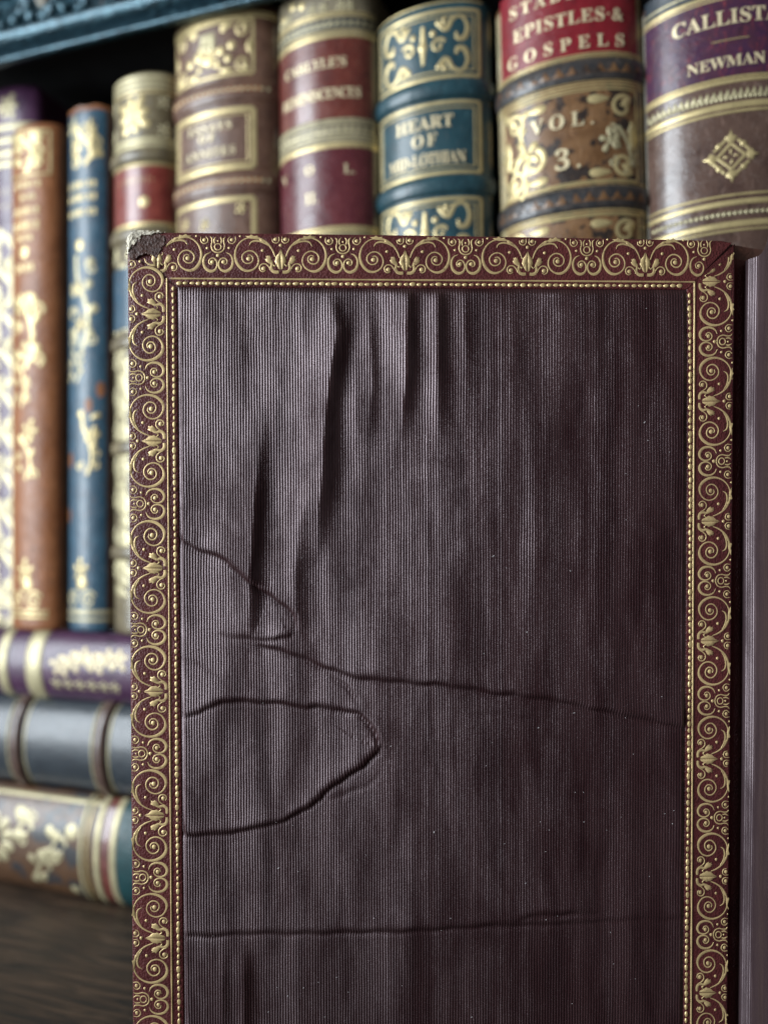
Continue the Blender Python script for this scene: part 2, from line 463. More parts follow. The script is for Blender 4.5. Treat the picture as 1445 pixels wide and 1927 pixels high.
class Book:
    """A leather-bound book. Local axes: x across the spine, -y out of the spine, z along it (mm)."""
    def __init__(self, label, width, height, bulge, mat, depth=104.0, group=None, cat='book', head=2.2):
        self.w, self.h, self.b = width / 2, height, bulge
        self.tm = math.radians(78)
        th = np.linspace(-self.tm, self.tm, 201)
        xy = np.stack([self.w * np.sin(th) / math.sin(self.tm), self.b * np.cos(th) / (1 - math.cos(self.tm))], 1)
        s = np.concatenate([[0], np.cumsum(np.linalg.norm(np.diff(xy, axis=0), axis=1))])
        self.arc = s[-1] / 2
        self.s, self.th = s - self.arc, th
        self.root = thing('leather_book', label, cat, group=group)
        self.mat = mat
        self.head = head
        # spine, with its head and tail caps rounded over
        zs = np.array([0, 0.3, 0.9, 1.8] + list(np.linspace(3, height - 3, 40)) + [height - head * 0.8, height - head * 0.4, height - head * 0.12, height])
        hs = np.array([-1.6, -0.6, -0.15, 0] + [0] * 40 + [-0.1, -0.45, -1.0, -2.6])
        ths = np.linspace(-self.arc, self.arc, 33)
        P = np.array([[self.on(q_, z_, h_) for q_ in ths] for z_, h_ in zip(zs, hs)])
        P[:, :, 2] += rng.normal(0, 0.05, P.shape[:2])
        nr, nc, _ = P.shape
        verts = P.reshape(-1, 3).tolist()
        faces = grid_faces(nr, nc).tolist() + [list(range((nr - 1) * nc, nr * nc)), list(range(nc))[::-1]]
        mesh_obj('spine', verts, faces, mat, self.root)
        W, d, t = self.w, depth, 2.0
        def box(n_, x0, x1, y0, y1, z0, z1, m_):
            c = [(x, y, z) for z in (z0, z1) for (x, y) in ((x0, y0), (x1, y0), (x1, y1), (x0, y1))]
            return mesh_obj(n_, c, [[3, 2, 1, 0], [4, 5, 6, 7], [0, 1, 5, 4], [1, 2, 6, 5], [2, 3, 7, 6], [3, 0, 4, 7]], m_, self.root, False)
        box('cover_board', -W, -W + t, 0.2, d, 0, height - 1.5, mat)
        box('cover_board', W - t, W, 0.2, d, 0, height - 1.5, mat)
        box('text_block', -W + t, W - t, 0.2, d - 3, 2.5, height - 4.5, 'page')
    def on(self, s, z, h=0.0):
        th = float(np.interp(s, self.s, self.th))
        k = self.b / (1 - math.cos(self.tm))
        A, Bk = self.w / math.sin(self.tm), k
        x, y = A * math.sin(th), -(Bk * math.cos(th) - Bk * math.cos(self.tm))
        n = np.array([Bk * math.sin(th), -A * math.cos(th)])
        n /= np.linalg.norm(n)
        return (x + n[0] * h, y + n[1] * h, z)
    def relief(self, lift=0.0):
        return Relief(lambda u, v, h: self.on(u, v, h * 0.6 + lift))
    def patch(self, name, s0, s1, z0, z1, h, mat, nz=4, jit=0.0):
        """a thin pasted piece of leather, with closed edges"""
        ss = np.linspace(s0, s1, 25)
        zz = [z0, z0 + 0.01] + list(np.linspace(z0 + 0.02, z1 - 0.02, nz)) + [z1 - 0.01, z1]
        hh = [0.0, h] + [h] * nz + [h, 0.0]
        P = np.array([[self.on(a, b + jit * math.sin(7 * a), c) for a in ss] for b, c in zip(zz, hh)])
        return grid_obj(name, P, mat, self.root)
    def band(self, z, r, p, mat='', name='raised_band', s0=None, s1=None):
        s0 = -self.arc if s0 is None else s0
        s1 = self.arc if s1 is None else s1
        ss = np.linspace(s0, s1, 29)
        pr = [(-r * math.cos(a), p * math.sin(a)) for a in np.linspace(0, math.pi, 9)]
        P = np.array([[self.on(a, z + dz, h) for a in ss] for dz, h in pr])
        return grid_obj(name, P, mat or self.mat, self.root)
    def fillet(self, z, t=0.5, mat='spinegold', s0=None, s1=None, h=0.22, name='gilt_fillet'):
        return self.band(z, t / 2, h, mat, name, s0, s1)
    def upright(self, s, z0, z1, t=0.5, mat='spinegold'):
        r = self.relief(0.02)
        r.ribbon([(s, z0, t), (s, (z0 + z1) / 2, t), (s, z1, t)], 0.22, 4)
        return r.obj('gilt_fillet', mat, self.root)
    def frame(self, z0, z1, s0, s1, t=0.5, mat='spinegold'):
        for z in (z0, z1):
            self.fillet(z, t, mat, s0, s1)
        for s in (s0, s1):
            self.upright(s, z0, z1, t, mat)
    def text(self, body, z, cap, s=0.0, space=1.0, mat='lettergold', wide=1.0, bold=True):
        out = ''
        for ch in body:
            o = ord(ch)
            if 65 <= o <= 90:
                out += chr(0x1D400 + o - 65)
            elif 48 <= o <= 57:
                out += chr(0x1D7CE + o - 48)
            else:
                out += ch
        c = bpy.data.curves.new('lettering', 'FONT')
        c.body = out
        c.size = cap / 0.69
        c.align_x = 'CENTER'
        c.space_character = space
        c.resolution_u = 2
        c.extrude = 0.1
        c.offset = 0.0
        o = bpy.data.objects.new('lettering', c)
        COL.objects.link(o)
        bpy.context.view_layer.update()
        me = bpy.data.meshes.new_from_object(o.evaluated_get(bpy.context.evaluated_depsgraph_get()))
        bpy.data.objects.remove(o)
        v = np.zeros(len(me.vertices) * 3)
        me.vertices.foreach_get('co', v)
        v = v.reshape(-1, 3)
        P = [self.on(s + a[0] * wide, z - cap / 2 + a[1], 0.1 + a[2] + 0.1) for a in v]
        fs = [list(p.vertices) for p in me.polygons]
        bpy.data.meshes.remove(me)
        return mesh_obj('lettering', P, fs, mat, self.root, False)
    def marks(self, z, cap, s0, s1, n, mat='spinegold'):
        """a line of gilt lettering too worn to read: strokes only"""
        r = self.relief(0.05)
        for i in range(n):
            s = s0 + (s1 - s0) * (i + 0.5) / n
            wd = (s1 - s0) / n
            r.ribbon([(s - wd * 0.2, z - cap / 2, wd * 0.3), (s - wd * 0.2, z + cap / 2, wd * 0.3)], 0.2, 2)
            if i % 3 != 1:
                r.ribbon([(s + wd * 0.2, z - cap / 2, wd * 0.25), (s + wd * 0.2, z + cap / 2, wd * 0.25)], 0.2, 2)
            if i % 2:
                r.ribbon([(s - wd * 0.3, z, cap * 0.2), (s + wd * 0.3, z, cap * 0.2)], 0.2, 2)
        return r.obj('lettering', mat, self.root)
    def zigzag(self, z, amp, n, t, mat, s0=None, s1=None, lift=0.1):
        s0 = -self.arc * 0.94 if s0 is None else s0
        s1 = self.arc * 0.94 if s1 is None else s1
        r = self.relief(lift)
        for i in range(n):
            a, b = s0 + (s1 - s0) * i / n, s0 + (s1 - s0) * (i + 1) / n
            r.leaf([(a, z - amp), (b, z - amp), ((a + b) / 2, z + amp)], t, 0.6)
        return r.obj('gilt_zigzag', mat, self.root)
    def dots(self, z, r0, n, mat='spinegold', lift=0.1):
        r = self.relief(lift)
        for i in range(n):
            r.dot(-self.arc * 0.9 + self.arc * 1.8 * (i + 0.5) / n, z, r0, 0.3, 8)
        return r.obj('gilt_dots', mat, self.root)
    def stand(self, t, out, z, tilt=0.0, lean=0.0, turn=0.0):
        p = at(t, out, z)
        self.root.location = Vector(p) * MM
        self.root.rotation_euler = (lean, tilt, -PHI + turn)
    def lay(self, t, out, z):
        p = at(t, out, z)
        y, zz = Vector((SP, CP, 0)), Vector((-CP, SP, 0))
        x = y.cross(zz)
        m = Matrix((x, y, zz)).transposed().to_4x4()
        self.root.matrix_world = Matrix.Translation(Vector(p) * MM) @ m

def rub_joints(b, left=True, right=True, mat='paleedge'):
    for sg, on_ in ((-1, left), (1, right)):
        if on_:
            r = b.relief(0.03)
            for k in range(14):
                z = b.h * (0.05 + 0.92 * random.random())
                l = random.uniform(3, 14)
                r.ribbon([(sg * b.arc * random.uniform(0.955, 0.985), z + l * (q - 0.5), 0.1 + random.uniform(0.3, 1.0) * math.sin(math.pi * q)) for q in np.linspace(0, 1, 6)], 0.05, 3)
            r.obj('rubbed_joint', mat, b.root)["kind"] = 'stuff'

def spiral(u, v, r, turns, a0, sgn=1, w0=0.7, w1=0.35, n=14):
    return [(u + r * (1 - 0.86 * i / n) * math.cos(a0 + sgn * turns * 2 * math.pi * i / n),
             v + r * (1 - 0.86 * i / n) * math.sin(a0 + sgn * turns * 2 * math.pi * i / n),
             w0 + (w1 - w0) * i / n) for i in range(n + 1)]

def petal(u, v, ang, l, wd, base=0.12):
    P = []
    for k in range(10):
        a = 2 * math.pi * k / 10
        x, y = l * (0.5 + 0.5 * math.cos(a)) + base * l, wd * math.sin(a) * (0.75 + 0.35 * math.cos(a))
        P.append((u + x * math.cos(ang) - y * math.sin(ang), v + x * math.sin(ang) + y * math.cos(ang)))
    return P

def rosette(bk, s, z, r, n, mat='spinegold', name='gilt_rosette', a0=0.0, wd=0.26):
    o = bk.relief(0.05)
    for i in range(n):
        o.leaf(petal(s, z, a0 + 2 * math.pi * i / n, r * (0.85 if i % 2 else 0.7), r * wd), 0.3)
    o.dot(s, z, r * 0.2, 0.4)
    return o.obj(name, mat, bk.root)

def corner(bk, s, z, ds, dz, r, mat='spinegold'):
    """leafy corner tool of a spine compartment: a scroll and three leaves"""
    o = bk.relief(0.05)
    a = math.atan2(dz, ds)
    o.ribbon(spiral(s + ds * r * 0.55, z + dz * r * 0.55, r * 0.42, 1.3, a + math.pi, 1 if ds * dz > 0 else -1, r * 0.17, r * 0.1), 0.25, 3)
    o.leaf(petal(s + ds * r * 0.2, z + dz * r * 0.9, math.pi / 2 * dz, r * 0.7, r * 0.2), 0.28)
    o.leaf(petal(s + ds * r * 0.9, z + dz * r * 0.25, 0 if ds > 0 else math.pi, r * 0.8, r * 0.2), 0.28)
    o.leaf(petal(s + ds * r * 0.15, z + dz * r * 0.15, a, r * 0.5, r * 0.2), 0.28)
    return o.obj('gilt_corner', mat, bk.root)

def sprig(bk, s, z, h, wd, seed, mat='spinegold', name='gilt_spray'):
    """irregular spray of leaves and curls filling a tall panel"""
    rr = random.Random(seed)
    o = bk.relief(0.05)
    n = max(3, int(h / (wd * 0.42)))
    o.ribbon([(s + wd * 0.18 * math.sin(i * 1.3), z - h / 2 + h * i / n, wd * 0.09) for i in range(n + 1)], 0.22, 3)
    for i in range(n):
        zz = z - h / 2 + h * (i + 0.5) / n
        for sg in (-1, 1):
            if rr.random() < 0.85:
                o.leaf(petal(s + sg * wd * 0.06, zz, math.pi / 2 - sg * rr.uniform(0.5, 1.3), wd * rr.uniform(0.22, 0.36), wd * rr.uniform(0.08, 0.14)), 0.28)
            if rr.random() < 0.6:
                o.ribbon(spiral(s + sg * wd * 0.27, zz + rr.uniform(-1, 1) * wd * 0.1, wd * 0.14, 1.2, rr.uniform(0, 6), sg, wd * 0.07, wd * 0.04, 9), 0.22, 2)
    return o.obj(name, mat, bk.root)

def standing(x0, x1, ytop, label, mat, bulge, out=0.0, tilt=0.0, group='old leather books standing in a row', head=2.2):
    ta, tb = t_of(x0), t_of(x1)
    tc, wd = (ta + tb) / 2, ta - tb
    D = (S0 + E2 * tc)[1] - (bulge * 0.6 + out) * CP
    zf = lambda y: (HY - y) / F * D + CAMZ - STACK
    b = Book(label, wd - 0.5, zf(ytop), bulge, mat, group=group, head=head)
    b.stand(tc + tilt * zf(220), out, STACK + 0.02, tilt)
    b.px = D / F                       # mm for one pixel of the photograph at this book
    return b, zf

# --- leftmost, purple with dense gilding
b, zf = standing(-58, 50, 165, 'purple book crowded with pale gilding, leftmost and half out of the picture', 'purple', 4.0, out=-7, tilt=0.0)
a = b.arc
rosette(b, 0.1 * a, zf(205), 5.0, 6, 'palegold')
for y in (243, 268, 292, 312):
    b.fillet(zf(y), 2.2, 'palegold'); 
b.patch('title_label', -a * 0.96, a * 0.96, zf(415), zf(322), 0.15, 'purple')
for y in (365, 392):
    b.marks(zf(y), 2.6, -a * 0.7, a * 0.8, 7, 'palegold')
for i, y in enumerate(range(450, 1130, 75)):
    sprig(b, 0.0, zf(y + 20), 13, a * 1.9, 30 + i, 'palegold')
    rosette(b, 0.15 * a * (-1) ** i, zf(y + 55), 4.6, 5, 'palegold')
b.fillet(zf(1140), 1.5, 'palegold'); b.fillet(zf(1128), 0.8, 'palegold')

# --- tan
b, zf = standing(31, 127, 234, 'slim plain tan book with gilt lettering down its upper spine', 'tan', 4.5, out=1.5)
a = b.arc
b.frame(zf(333), zf(252), -a * 0.8, a * 0.66, 0.8)
sprig(b, -0.1 * a, zf(292), 12, a * 1.5, 3)
rosette(b, -0.3 * a, zf(275), 3.4, 5); rosette(b, 0.2 * a, zf(305), 3.6, 6)
for y, hh, s0, s1, n in ((350, 2.0, -.55, .4, 6), (374, 1.7, -.3, .25, 4), (400, 2.4, -.55, .35, 6), (427, 2.8, -.6, .35, 6), (450, 1.8, -.4, .15, 4), (506, 2.6, -.45, .2, 4)):
    b.marks(zf(y), hh, s0 * a, s1 * a, n)
r = b.relief(0.05); r.dot(-0.15 * a, zf(476), 2.0, 0.4); r.obj('gilt_dots', 'spinegold', b.root)
sprig(b, -0.1 * a, zf(625), 24, a * 1.5, 8)
rosette(b, -0.15 * a, zf(575), 4.5, 6); rosette(b, 0.05 * a, zf(660), 5.0, 5)
sprig(b, -0.25 * a, zf(725), 14, a * 0.8, 9)
rosette(b, 0.05 * a, zf(812), 4.2, 5); sprig(b, -0.1 * a, zf(865), 13, a * 1.0, 10)
rosette(b, -0.1 * a, zf(1075), 4.4, 5, a0=0.3)
r = b.relief(0.05); r.dot(-0.05 * a, zf(1100), 2.2, 0.4); r.obj('gilt_dots', 'spinegold', b.root)
for s in (-0.4, 0.2):
    r = b.relief(0.05); r.ribbon(spiral(s * a, zf(1130), 3.0, 1.6, 0.5, 1, 0.9, 0.6), 0.3, 3); r.obj('gilt_scroll', 'spinegold', b.root)
b.fillet(zf(1150), 1.0, s1=0.6 * a); b.fillet(zf(1160), 1.0, s1=0.6 * a)

# --- blue
b, zf = standing(131, 214, 200, 'slim blue book with rubbed brown joints and scattered gilding', 'blue', 4.0)
a = b.arc
b.patch('rubbed_joint', a * 0.80, a * 0.99, 1, b.h - 2, 0.06, 'rawhide')
b.patch('rubbed_cap', -a * 0.97, a * 0.97, zf(212), zf(204), 0.06, 'tan', 2, 0.2)
rosette(b, -0.45 * a, zf(238), 3.6, 5, 'palegold'); rosette(b, 0.25 * a, zf(245), 3.2, 5)
sprig(b, 0.05 * a, zf(285), 10, a * 1.5, 12)
for y in (350, 374, 402):
    b.marks(zf(y), 2.2, -a * 0.75, a * 0.5, 7)
r = b.relief(0.05); r.dot(-0.15 * a, zf(463), 1.8, 0.4); r.obj('gilt_dots', 'spinegold', b.root)
sprig(b, -0.05 * a, zf(570), 30, a * 1.5, 13, 'palegold')
rosette(b, -0.2 * a, zf(545), 3.0, 5); rosette(b, -0.1 * a, zf(612), 3.4, 5)
sprig(b, -0.3 * a, zf(690), 10, a * 1.0, 14, 'palegold')
sprig(b, 0.15 * a, zf(835), 20, a * 1.1, 15); rosette(b, 0.35 * a, zf(820), 3.4, 5)
for s, y in ((0.6, 735), (0.2, 765), (-0.6, 865), (-0.75, 970)):
    r = b.relief(0.02); r.dot(s * a, zf(y), 2.6, 0.05, 10, 1.3); r.obj('rubbed_spot', 'tan', b.root)
rosette(b, -0.1 * a, zf(1072), 4.0, 5, a0=0.3)
r = b.relief(0.05); r.dot(-0.05 * a, zf(1098), 2.0, 0.4); r.obj('gilt_dots', 'spinegold', b.root)
for s in (-0.45, 0.2):
    r = b.relief(0.05); r.ribbon(spiral(s * a, zf(1128), 2.8, 1.6, 0.5, 1, 0.9, 0.6), 0.3, 3); r.obj('gilt_scroll', 'palegold', b.root)
b.fillet(zf(1152), 1.4, 'palegold'); b.fillet(zf(1166), 1.0, 'palegold')

# --- grey-gilt with red label
b, zf = standing(217, 333, 140, 'grey gilt book with a star ornament above its red label', 'olive', 5.5)
a = b.arc
for y in (152, 162, 172):
    b.fillet(zf(y), 1.3, 'palegold')
b.fillet(zf(182), 0.8)
rosette(b, -0.05 * a, zf(222), 7.2, 8, a0=0.2, wd=0.24)
for s, y in ((-0.8, 195), (-0.8, 250), (0.75, 200), (0.75, 252)):
    rosette(b, s * a, zf(y), 2.6, 5, 'palegold')
b.fillet(zf(270), 1.5, 'palegold'); b.fillet(zf(281), 1.5, 'palegold')
b.band(zf(298), 2.3, 1.3)
b.fillet(zf(316), 0.9)
b.patch('title_label', -a * 0.97, a * 0.97, zf(424), zf(320), 0.15, 'redlabel')
b.marks(zf(345), 1.8, -0.6 * a, 0.55 * a, 8)
r = b.relief(0.15); r.dot(0.25 * a, zf(386), 1.7, 0.3); r.obj('gilt_dots', 'spinegold', b.root)
b.fillet(zf(428), 1.3)
b.band(zf(445), 2.3, 1.3)
for i, y in enumerate(range(480, 1120, 66)):
    rosette(b, -0.72 * a, zf(y), 3.4, 5, 'palegold')
    sprig(b, 0, zf(y + 30), 10, a * 1.7, 50 + i, 'palegold')
    if i % 3 == 2:
        b.band(zf(y + 33), 2.3, 1.2)
b.patch('lower_label', -a * 0.97, a * 0.97, zf(620), zf(505), 0.3, 'blue')

# --- brown with gilt frames
b, zf = standing(331, 524, 10, 'tall brown book with gilt flower panel and framed lettering under black shelf', 'brown', 6.0, tilt=-0.006, head=3.4)
a = b.arc
L, R = -0.86 * a, 0.62 * a
b.fillet(zf(39), 0.7); b.fillet(zf(46), 0.9)
b.frame(zf(152), zf(52), L, R, 0.9)
for s, ds in ((L, 1), (R, -1)):
    for y, dz in ((152, 1), (52, -1)):
        corner(b, s, zf(y), ds, dz, 5.6)
rosette(b, -0.14 * a, zf(85), 3.6, 8, 'palegold', wd=0.34)
for s, y, rr_ in ((-0.5, 115, 1.4), (-0.32, 108, 1.6), (0.1, 106, 1.4), (0.28, 98, 1.3), (-0.14, 118, 1.8), (0.22, 122, 1.2), (-0.42, 66, 1.0), (0.14, 66, 1.0), (-0.3, 132, 1.0), (0.05, 132, 1.0)):
    r = b.relief(0.05); r.dot(s * a, zf(y), rr_, 0.35); r.obj('gilt_dots', 'spinegold', b.root)
sprig(b, -0.14 * a, zf(112), 6, a * 0.5, 71)
for y in (183, 352):
    b.band(zf(y), 3.4, 0.9)
    b.patch('rubbed_gilt_line', -0.9 * a, 0.75 * a, zf(y + 5) , zf(y - 3), 1.0, 'tan')
    b.dots(zf(y + 1), 0.6, 18, 'palegold', 0.95)
b.frame(zf(325), zf(218), L, R, 1.5)
b.frame(zf(316), zf(227), L + 1.6, R - 1.6, 0.5)
b.text('ESSAYS', zf(245), 2.4, -0.12 * a, 1.25)
b.text('OF', zf(265), 2.4, -0.16 * a, 1.5)
b.text('ANNITES', zf(293), 2.4, -0.12 * a, 1.2)
b.frame(zf(560), zf(384), L, R, 1.5)
for s, y in ((-0.62, 415), (-0.2, 425), (0.42, 402)):
    rosette(b, s * a, zf(y), 2.2, 5)

rub_joints(b)
# --- Reminiscences
b, zf = standing(527, 711, -30, "maroon labelled book reading CARLYLE'S REMINISCENCES with zigzag gilt bands", 'greygilt', 6.5, tilt=-0.012)
a = b.arc
for s, y in ((-0.5, 5), (-0.3, 12), (0.2, 3), (-0.75, 18)):
    r = b.relief(0.05); r.dot(s * a, zf(y), 1.2, 0.35); r.obj('gilt_dots', 'spinegold', b.root)
for s in (-0.8, -0.6, -0.1, 0.1, 0.4, 0.55):
    rosette(b, s * a, zf(26), 1.8, 5, 'palegold')
for y in (38, 44, 72):
    b.fillet(zf(y), 0.6)
b.fillet(zf(81), 1.1)
b.patch('dark_roll', -a * 0.97, a * 0.95, zf(68), zf(50), 0.05, 'slate')
b.zigzag(zf(57), 0.8, 17, 0.25, 'palegold')
b.patch('title_label', -a * 0.98, a * 0.90, zf(234), zf(86), 0.15, 'oxblood')
b.text("CARLYLE'S", zf(131), 2.7, -0.10 * a, 0.92)
b.text('REMINISCENCES', zf(188), 2.9, -0.02 * a, 0.86, wide=0.78)
b.patch('gilt_roll', -a * 0.98, a * 0.94, zf(290), zf(235), 0.18, 'greygilt')
b.zigzag(zf(255), 1.1, 17, 0.25, 'palegold', lift=0.2)
for y, t in ((238, 0.6), (244, 0.6), (268, 0.8), (275, 0.6)):
    b.fillet(zf(y), t, 'palegold', h=0.3)
b.fillet(zf(285), 1.8, 'spinegold', h=0.35)
b.patch('volume_label', -a * 0.98, a * 0.90, zf(434), zf(290), 0.15, 'wine')
b.text('V', zf(328), 2.7, -0.72 * a, wide=0.9); b.text('O', zf(325), 2.7, -0.18 * a); b.text('L.', zf(330), 2.7, 0.5 * a)
b.text('II.', zf(378), 3.0, -0.14 * a)
for y in (438, 446):
    b.fillet(zf(y), 1.0)

rub_joints(b)
# --- Heart of Mid-Lothian
b, zf = standing(714, 926, 10, 'navy blue book reading HEART OF MID-LOTHIAN with raised bands', 'navy', 6.5, tilt=-0.012)
a = b.arc
L, R = -0.94 * a, 0.78 * a
b.fillet(zf(20), 0.5, s1=R + 1)
def compartment(z0, z1):
    b.frame(z0, z1, L, R, 1.0)
    b.frame(z0 + 1.5, z1 - 1.5, L + 1.4, R - 1.5, 0.45)
def scrollwork(zc, hh):
    o = b.relief(0.06)
    sc = -0.07 * a
    for sg in (-1, 1):
        for dz in (-1, 1):
            cx_, cz_ = sc + sg * 9.2, zc + dz * hh * 0.27
            o.ribbon([(sc + sg * 3.6, zc + dz * hh * 0.36, 0.5), (sc + sg * 6.2, zc + dz * hh * 0.24, 1.3), (sc + sg * 8.0, zc + dz * hh * 0.40, 1.1),
                      (sc + sg * 10.4, zc + dz * hh * 0.44, 0.9), (sc + sg * 12.0, zc + dz * hh * 0.28, 1.2), (sc + sg * 11.2, zc + dz * hh * 0.10, 1.4),
                      (sc + sg * 9.3, zc + dz * hh * 0.08, 1.1), (sc + sg * 9.0, zc + dz * hh * 0.18, 0.7)], 0.35, 5)
            o.leaf(petal(sc + sg * 6.2, zc + dz * hh * 0.26, math.pi / 2 * dz + sg * dz * 0.9, 3.0, 0.9), 0.3)
            o.leaf(petal(sc + sg * 5.6, zc + dz * hh * 0.28, math.pi / 2 * dz - sg * dz * 0.1, 2.4, 0.8), 0.3)
        o.ribbon(spiral(sc + sg * 4.2, zc - 0.2, 2.0, 1.2, 0.5 if sg > 0 else 2.6, sg, 1.0, 0.6), 0.3, 3)
        o.dot(sc + sg * 2.8, zc + hh * 0.2, 0.9, 0.35)
    o.ribbon([(sc, zc - hh * 0.3, 0.6), (sc, zc, 1.6), (sc, zc + hh * 0.34, 0.9)], 0.3, 4)
    o.dot(sc, zc, 1.3, 0.4)
    o.obj('gilt_scrollwork', 'spinegold', b.root)
compartment(zf(158), zf(36)); scrollwork(zf(98), zf(40) - zf(154))
b.band(zf(180), 2.6, 1.25)
compartment(zf(336), zf(206))
b.text('HEART', zf(240), 3.3, -0.08 * a, 1.0); b.text('OF', zf(272), 3.3, -0.07 * a, 1.25)
b.text('MID-LOTHIAN', zf(308), 3.2, -0.06 * a, 0.88, wide=0.74)
b.band(zf(358), 2.6, 1.25)
compartment(zf(512), zf(385)); scrollwork(zf(446), zf(388) - zf(508))
b.band(zf(532), 2.6, 1.25)
compartment(zf(690), zf(555))

rub_joints(b, mat='palegold')
# --- Epistles & Gospels
b, zf = standing(938, 1213, -40, 'spotted tan calf book with crimson label reading EPISTLES & GOSPELS', 'treecalf', 8.0, tilt=-0.026)
a = b.arc
b.patch('title_label', -a * 0.86, a * 0.88, zf(119), zf(-38), 0.15, 'crimson')
for s in (-0.97, -0.92, -0.88, 0.90, 0.95):
    b.upright(s * a, zf(640), b.h - 3, 0.4, 'palegold')
b.text('STABLE', zf(3), 3.1, -0.18 * a, 1.4)
b.text('EPISTLES·&', zf(50), 3.2, 0.02 * a, 1.08)
b.text('GOSPELS', zf(98), 3.1, -0.02 * a, 1.7)
for y in (120, 125, 130, 170, 176, 182, 360, 366, 372, 404, 410, 416):
    b.fillet(zf(y), 0.45, 'spinegold')
for y in (150, 386):
    b.band(zf(y), 2.9, 0.8, 'darkband')
    b.zigzag(zf(y), 1.2, 12, 0.3, 'treecalf', lift=0.75)
L, R = -0.84 * a, 0.84 * a
b.frame(zf(356), zf(188), L, R, 0.5)
for s, ds in ((L, 1), (R, -1)):
    for y, dz in ((354, 1), (192, -1)):
        corner(b, s, zf(y), ds, dz, 7.0, 'spinegold')
rosette(b, -0.5 * a, zf(285), 5.2, 5, a0=0.8); rosette(b, 0.5 * a, zf(282), 3.6, 5, 'palegold', a0=0.4)
r = b.relief(0.05); r.ribbon(spiral(-0.42 * a, zf(302), 3.4, 1.0, 1.2, -1, 1.6, 0.8), 0.4, 3); r.obj('gilt_scroll', 'spinegold', b.root)
sprig(b, -0.66 * a, zf(250), 14, a * 0.55, 61); sprig(b, 0.66 * a, zf(300), 12, a * 0.5, 62, 'palegold'); sprig(b, -0.6 * a, zf(335), 8, a * 0.5, 63)
b.text('VOL.', zf(238), 3.6, -0.06 * a, 1.5); b.text('3.', zf(310), 5.0, 0.0, 1.3)
b.frame(zf(590), zf(420), L, R, 0.5)
for s, ds in ((L, 1), (R, -1)):
    corner(b, s, zf(422), ds, -1, 7.0)

rub_joints(b)
# --- Callista
b, zf = standing(1212, 1512, -45, 'umber calf book with plum label reading CALLISTA NEWMAN and diamond ornament', 'umber', 7.5, tilt=-0.024)
a = b.arc
b.patch('rubbed_joint', -a * 0.999, -a * 0.94, 1, b.h - 3, 0.10, 'paleedge')
b.patch('upper_panel', -a * 0.92, a * 0.94, zf(8), zf(-40), 0.08, 'slate')
b.patch('title_label', -a * 0.92, a * 0.94, zf(157), zf(8), 0.15, 'plum')
b.fillet(zf(4), 1.0); b.fillet(zf(12), 0.6); b.fillet(zf(-10), 0.6, 'palegold')
b.text('CALLISTA', zf(48), 3.4, 0.035 * a, 1.0)
b.fillet(zf(90), 0.35, s0=-0.12 * a, s1=0.28 * a, h=0.32)
b.text('NEWMAN', zf(130), 2.6, 0.03 * a, 0.98)
for y, t in ((160, 0.6), (167, 0.9), (212, 1.5), (224, 0.7), (378, 0.6), (392, 1.3), (432, 1.5), (444, 0.6)):
    b.fillet(zf(y), t)
b.zigzag(zf(188), 0.9, 26, 0.25, 'palegold'); b.dots(zf(198), 0.5, 34, 'palegold')
b.dots(zf(412), 0.55, 30, 'palegold')
o = b.relief(0.06)
s0, zc, q_ = 0.06 * a, zf(306), b.px
for k in range(4):
    an = math.pi / 2 * k
    c_, s_ = math.cos(an), math.sin(an)
    def rot(x, y):
        return (s0 + (x * c_ - y * s_) * q_, zc + (x * s_ + y * c_) * q_)
    for x0, y0, x1, y1 in ((24, 0, 0, 24), (12, 30, 32, 8)):
        p0, p1 = rot(x0, y0), rot(x1, y1)
        o.ribbon([(*p0, 0.7), (*p1, 0.7)], 0.3, 4)
    o.leaf([rot(*p) for p in ((26, -5), (36, -11), (40, -3), (50, 0), (40, 3), (36, 11), (26, 5))], 0.3)
    o.dot(*rot(21, 21), 0.7, 0.35)
    o.leaf([rot(*p) for p in ((2, 2), (13, 3), (13, -3))], 0.3)
o.obj('gilt_diamond', 'spinegold', b.root)

# --- three books lying flat that carry the row
def lying(z0, th, label, mat, bulge, out):
    b = Book(label, th, 285.0, bulge, mat, depth=118.0, group='books lying flat under the row')
    b.lay(-24, out, z0 + th / 2 + 0.01)
    return b
tz = lambda px: t_of(px, 9.0) + 24            # place along a lying spine from a photograph column

b = lying(60.3, 21.6, 'purple book lying on top of the flat stack', 'purple', 5.0, 3.0)
a = b.arc
b.band(tz(58), 3.2, 0.5, 'palegold', 'gilt_fillet'); b.band(tz(0), 2.0, 0.5, 'palegold', 'gilt_fillet')
for px in (108, 130, 152, 175, 197, 218):
    rosette(b, 0.18 * a + (px % 3 - 1) * 1.5, tz(px), 4.3, 5, 'lettergold')
    rosette(b, -0.40 * a, tz(px - 8), 2.4, 5, 'palegold')
for px in (266, 330, 420):
    b.band(tz(px), 2.0, 0.5, 'palegold', 'gilt_fillet')
b = lying(32.2, 28.0, 'slate blue book lying in the middle of the flat stack', 'slate', 6.0, 3.5)
for px in (-80, 32, 190, 330, 470):
    b.band(tz(px), 2.2, 1.4, 'umber'); b.fillet(tz(px - 16), 0.7, 'palegold'); b.fillet(tz(px + 16), 0.7, 'palegold')
b = lying(0.0, 32.0, 'spotted tan book lying at the bottom of the flat stack', 'russet', 6.5, 6.0)
a = b.arc
r = b.relief(0.06)
for k in range(10):
    r.leaf(petal(0.05 * a, tz(5), k * 0.628, 5.5, 2.0, 0.5), 0.3)
r.obj('gilt_wreath', 'palegold', b.root)
for k, px in enumerate((60, 95, 125)):
    sprig(b, (0.3, -0.35, 0.1)[k] * a, tz(px), 6, a * 0.8, 90 + k, 'palegold')
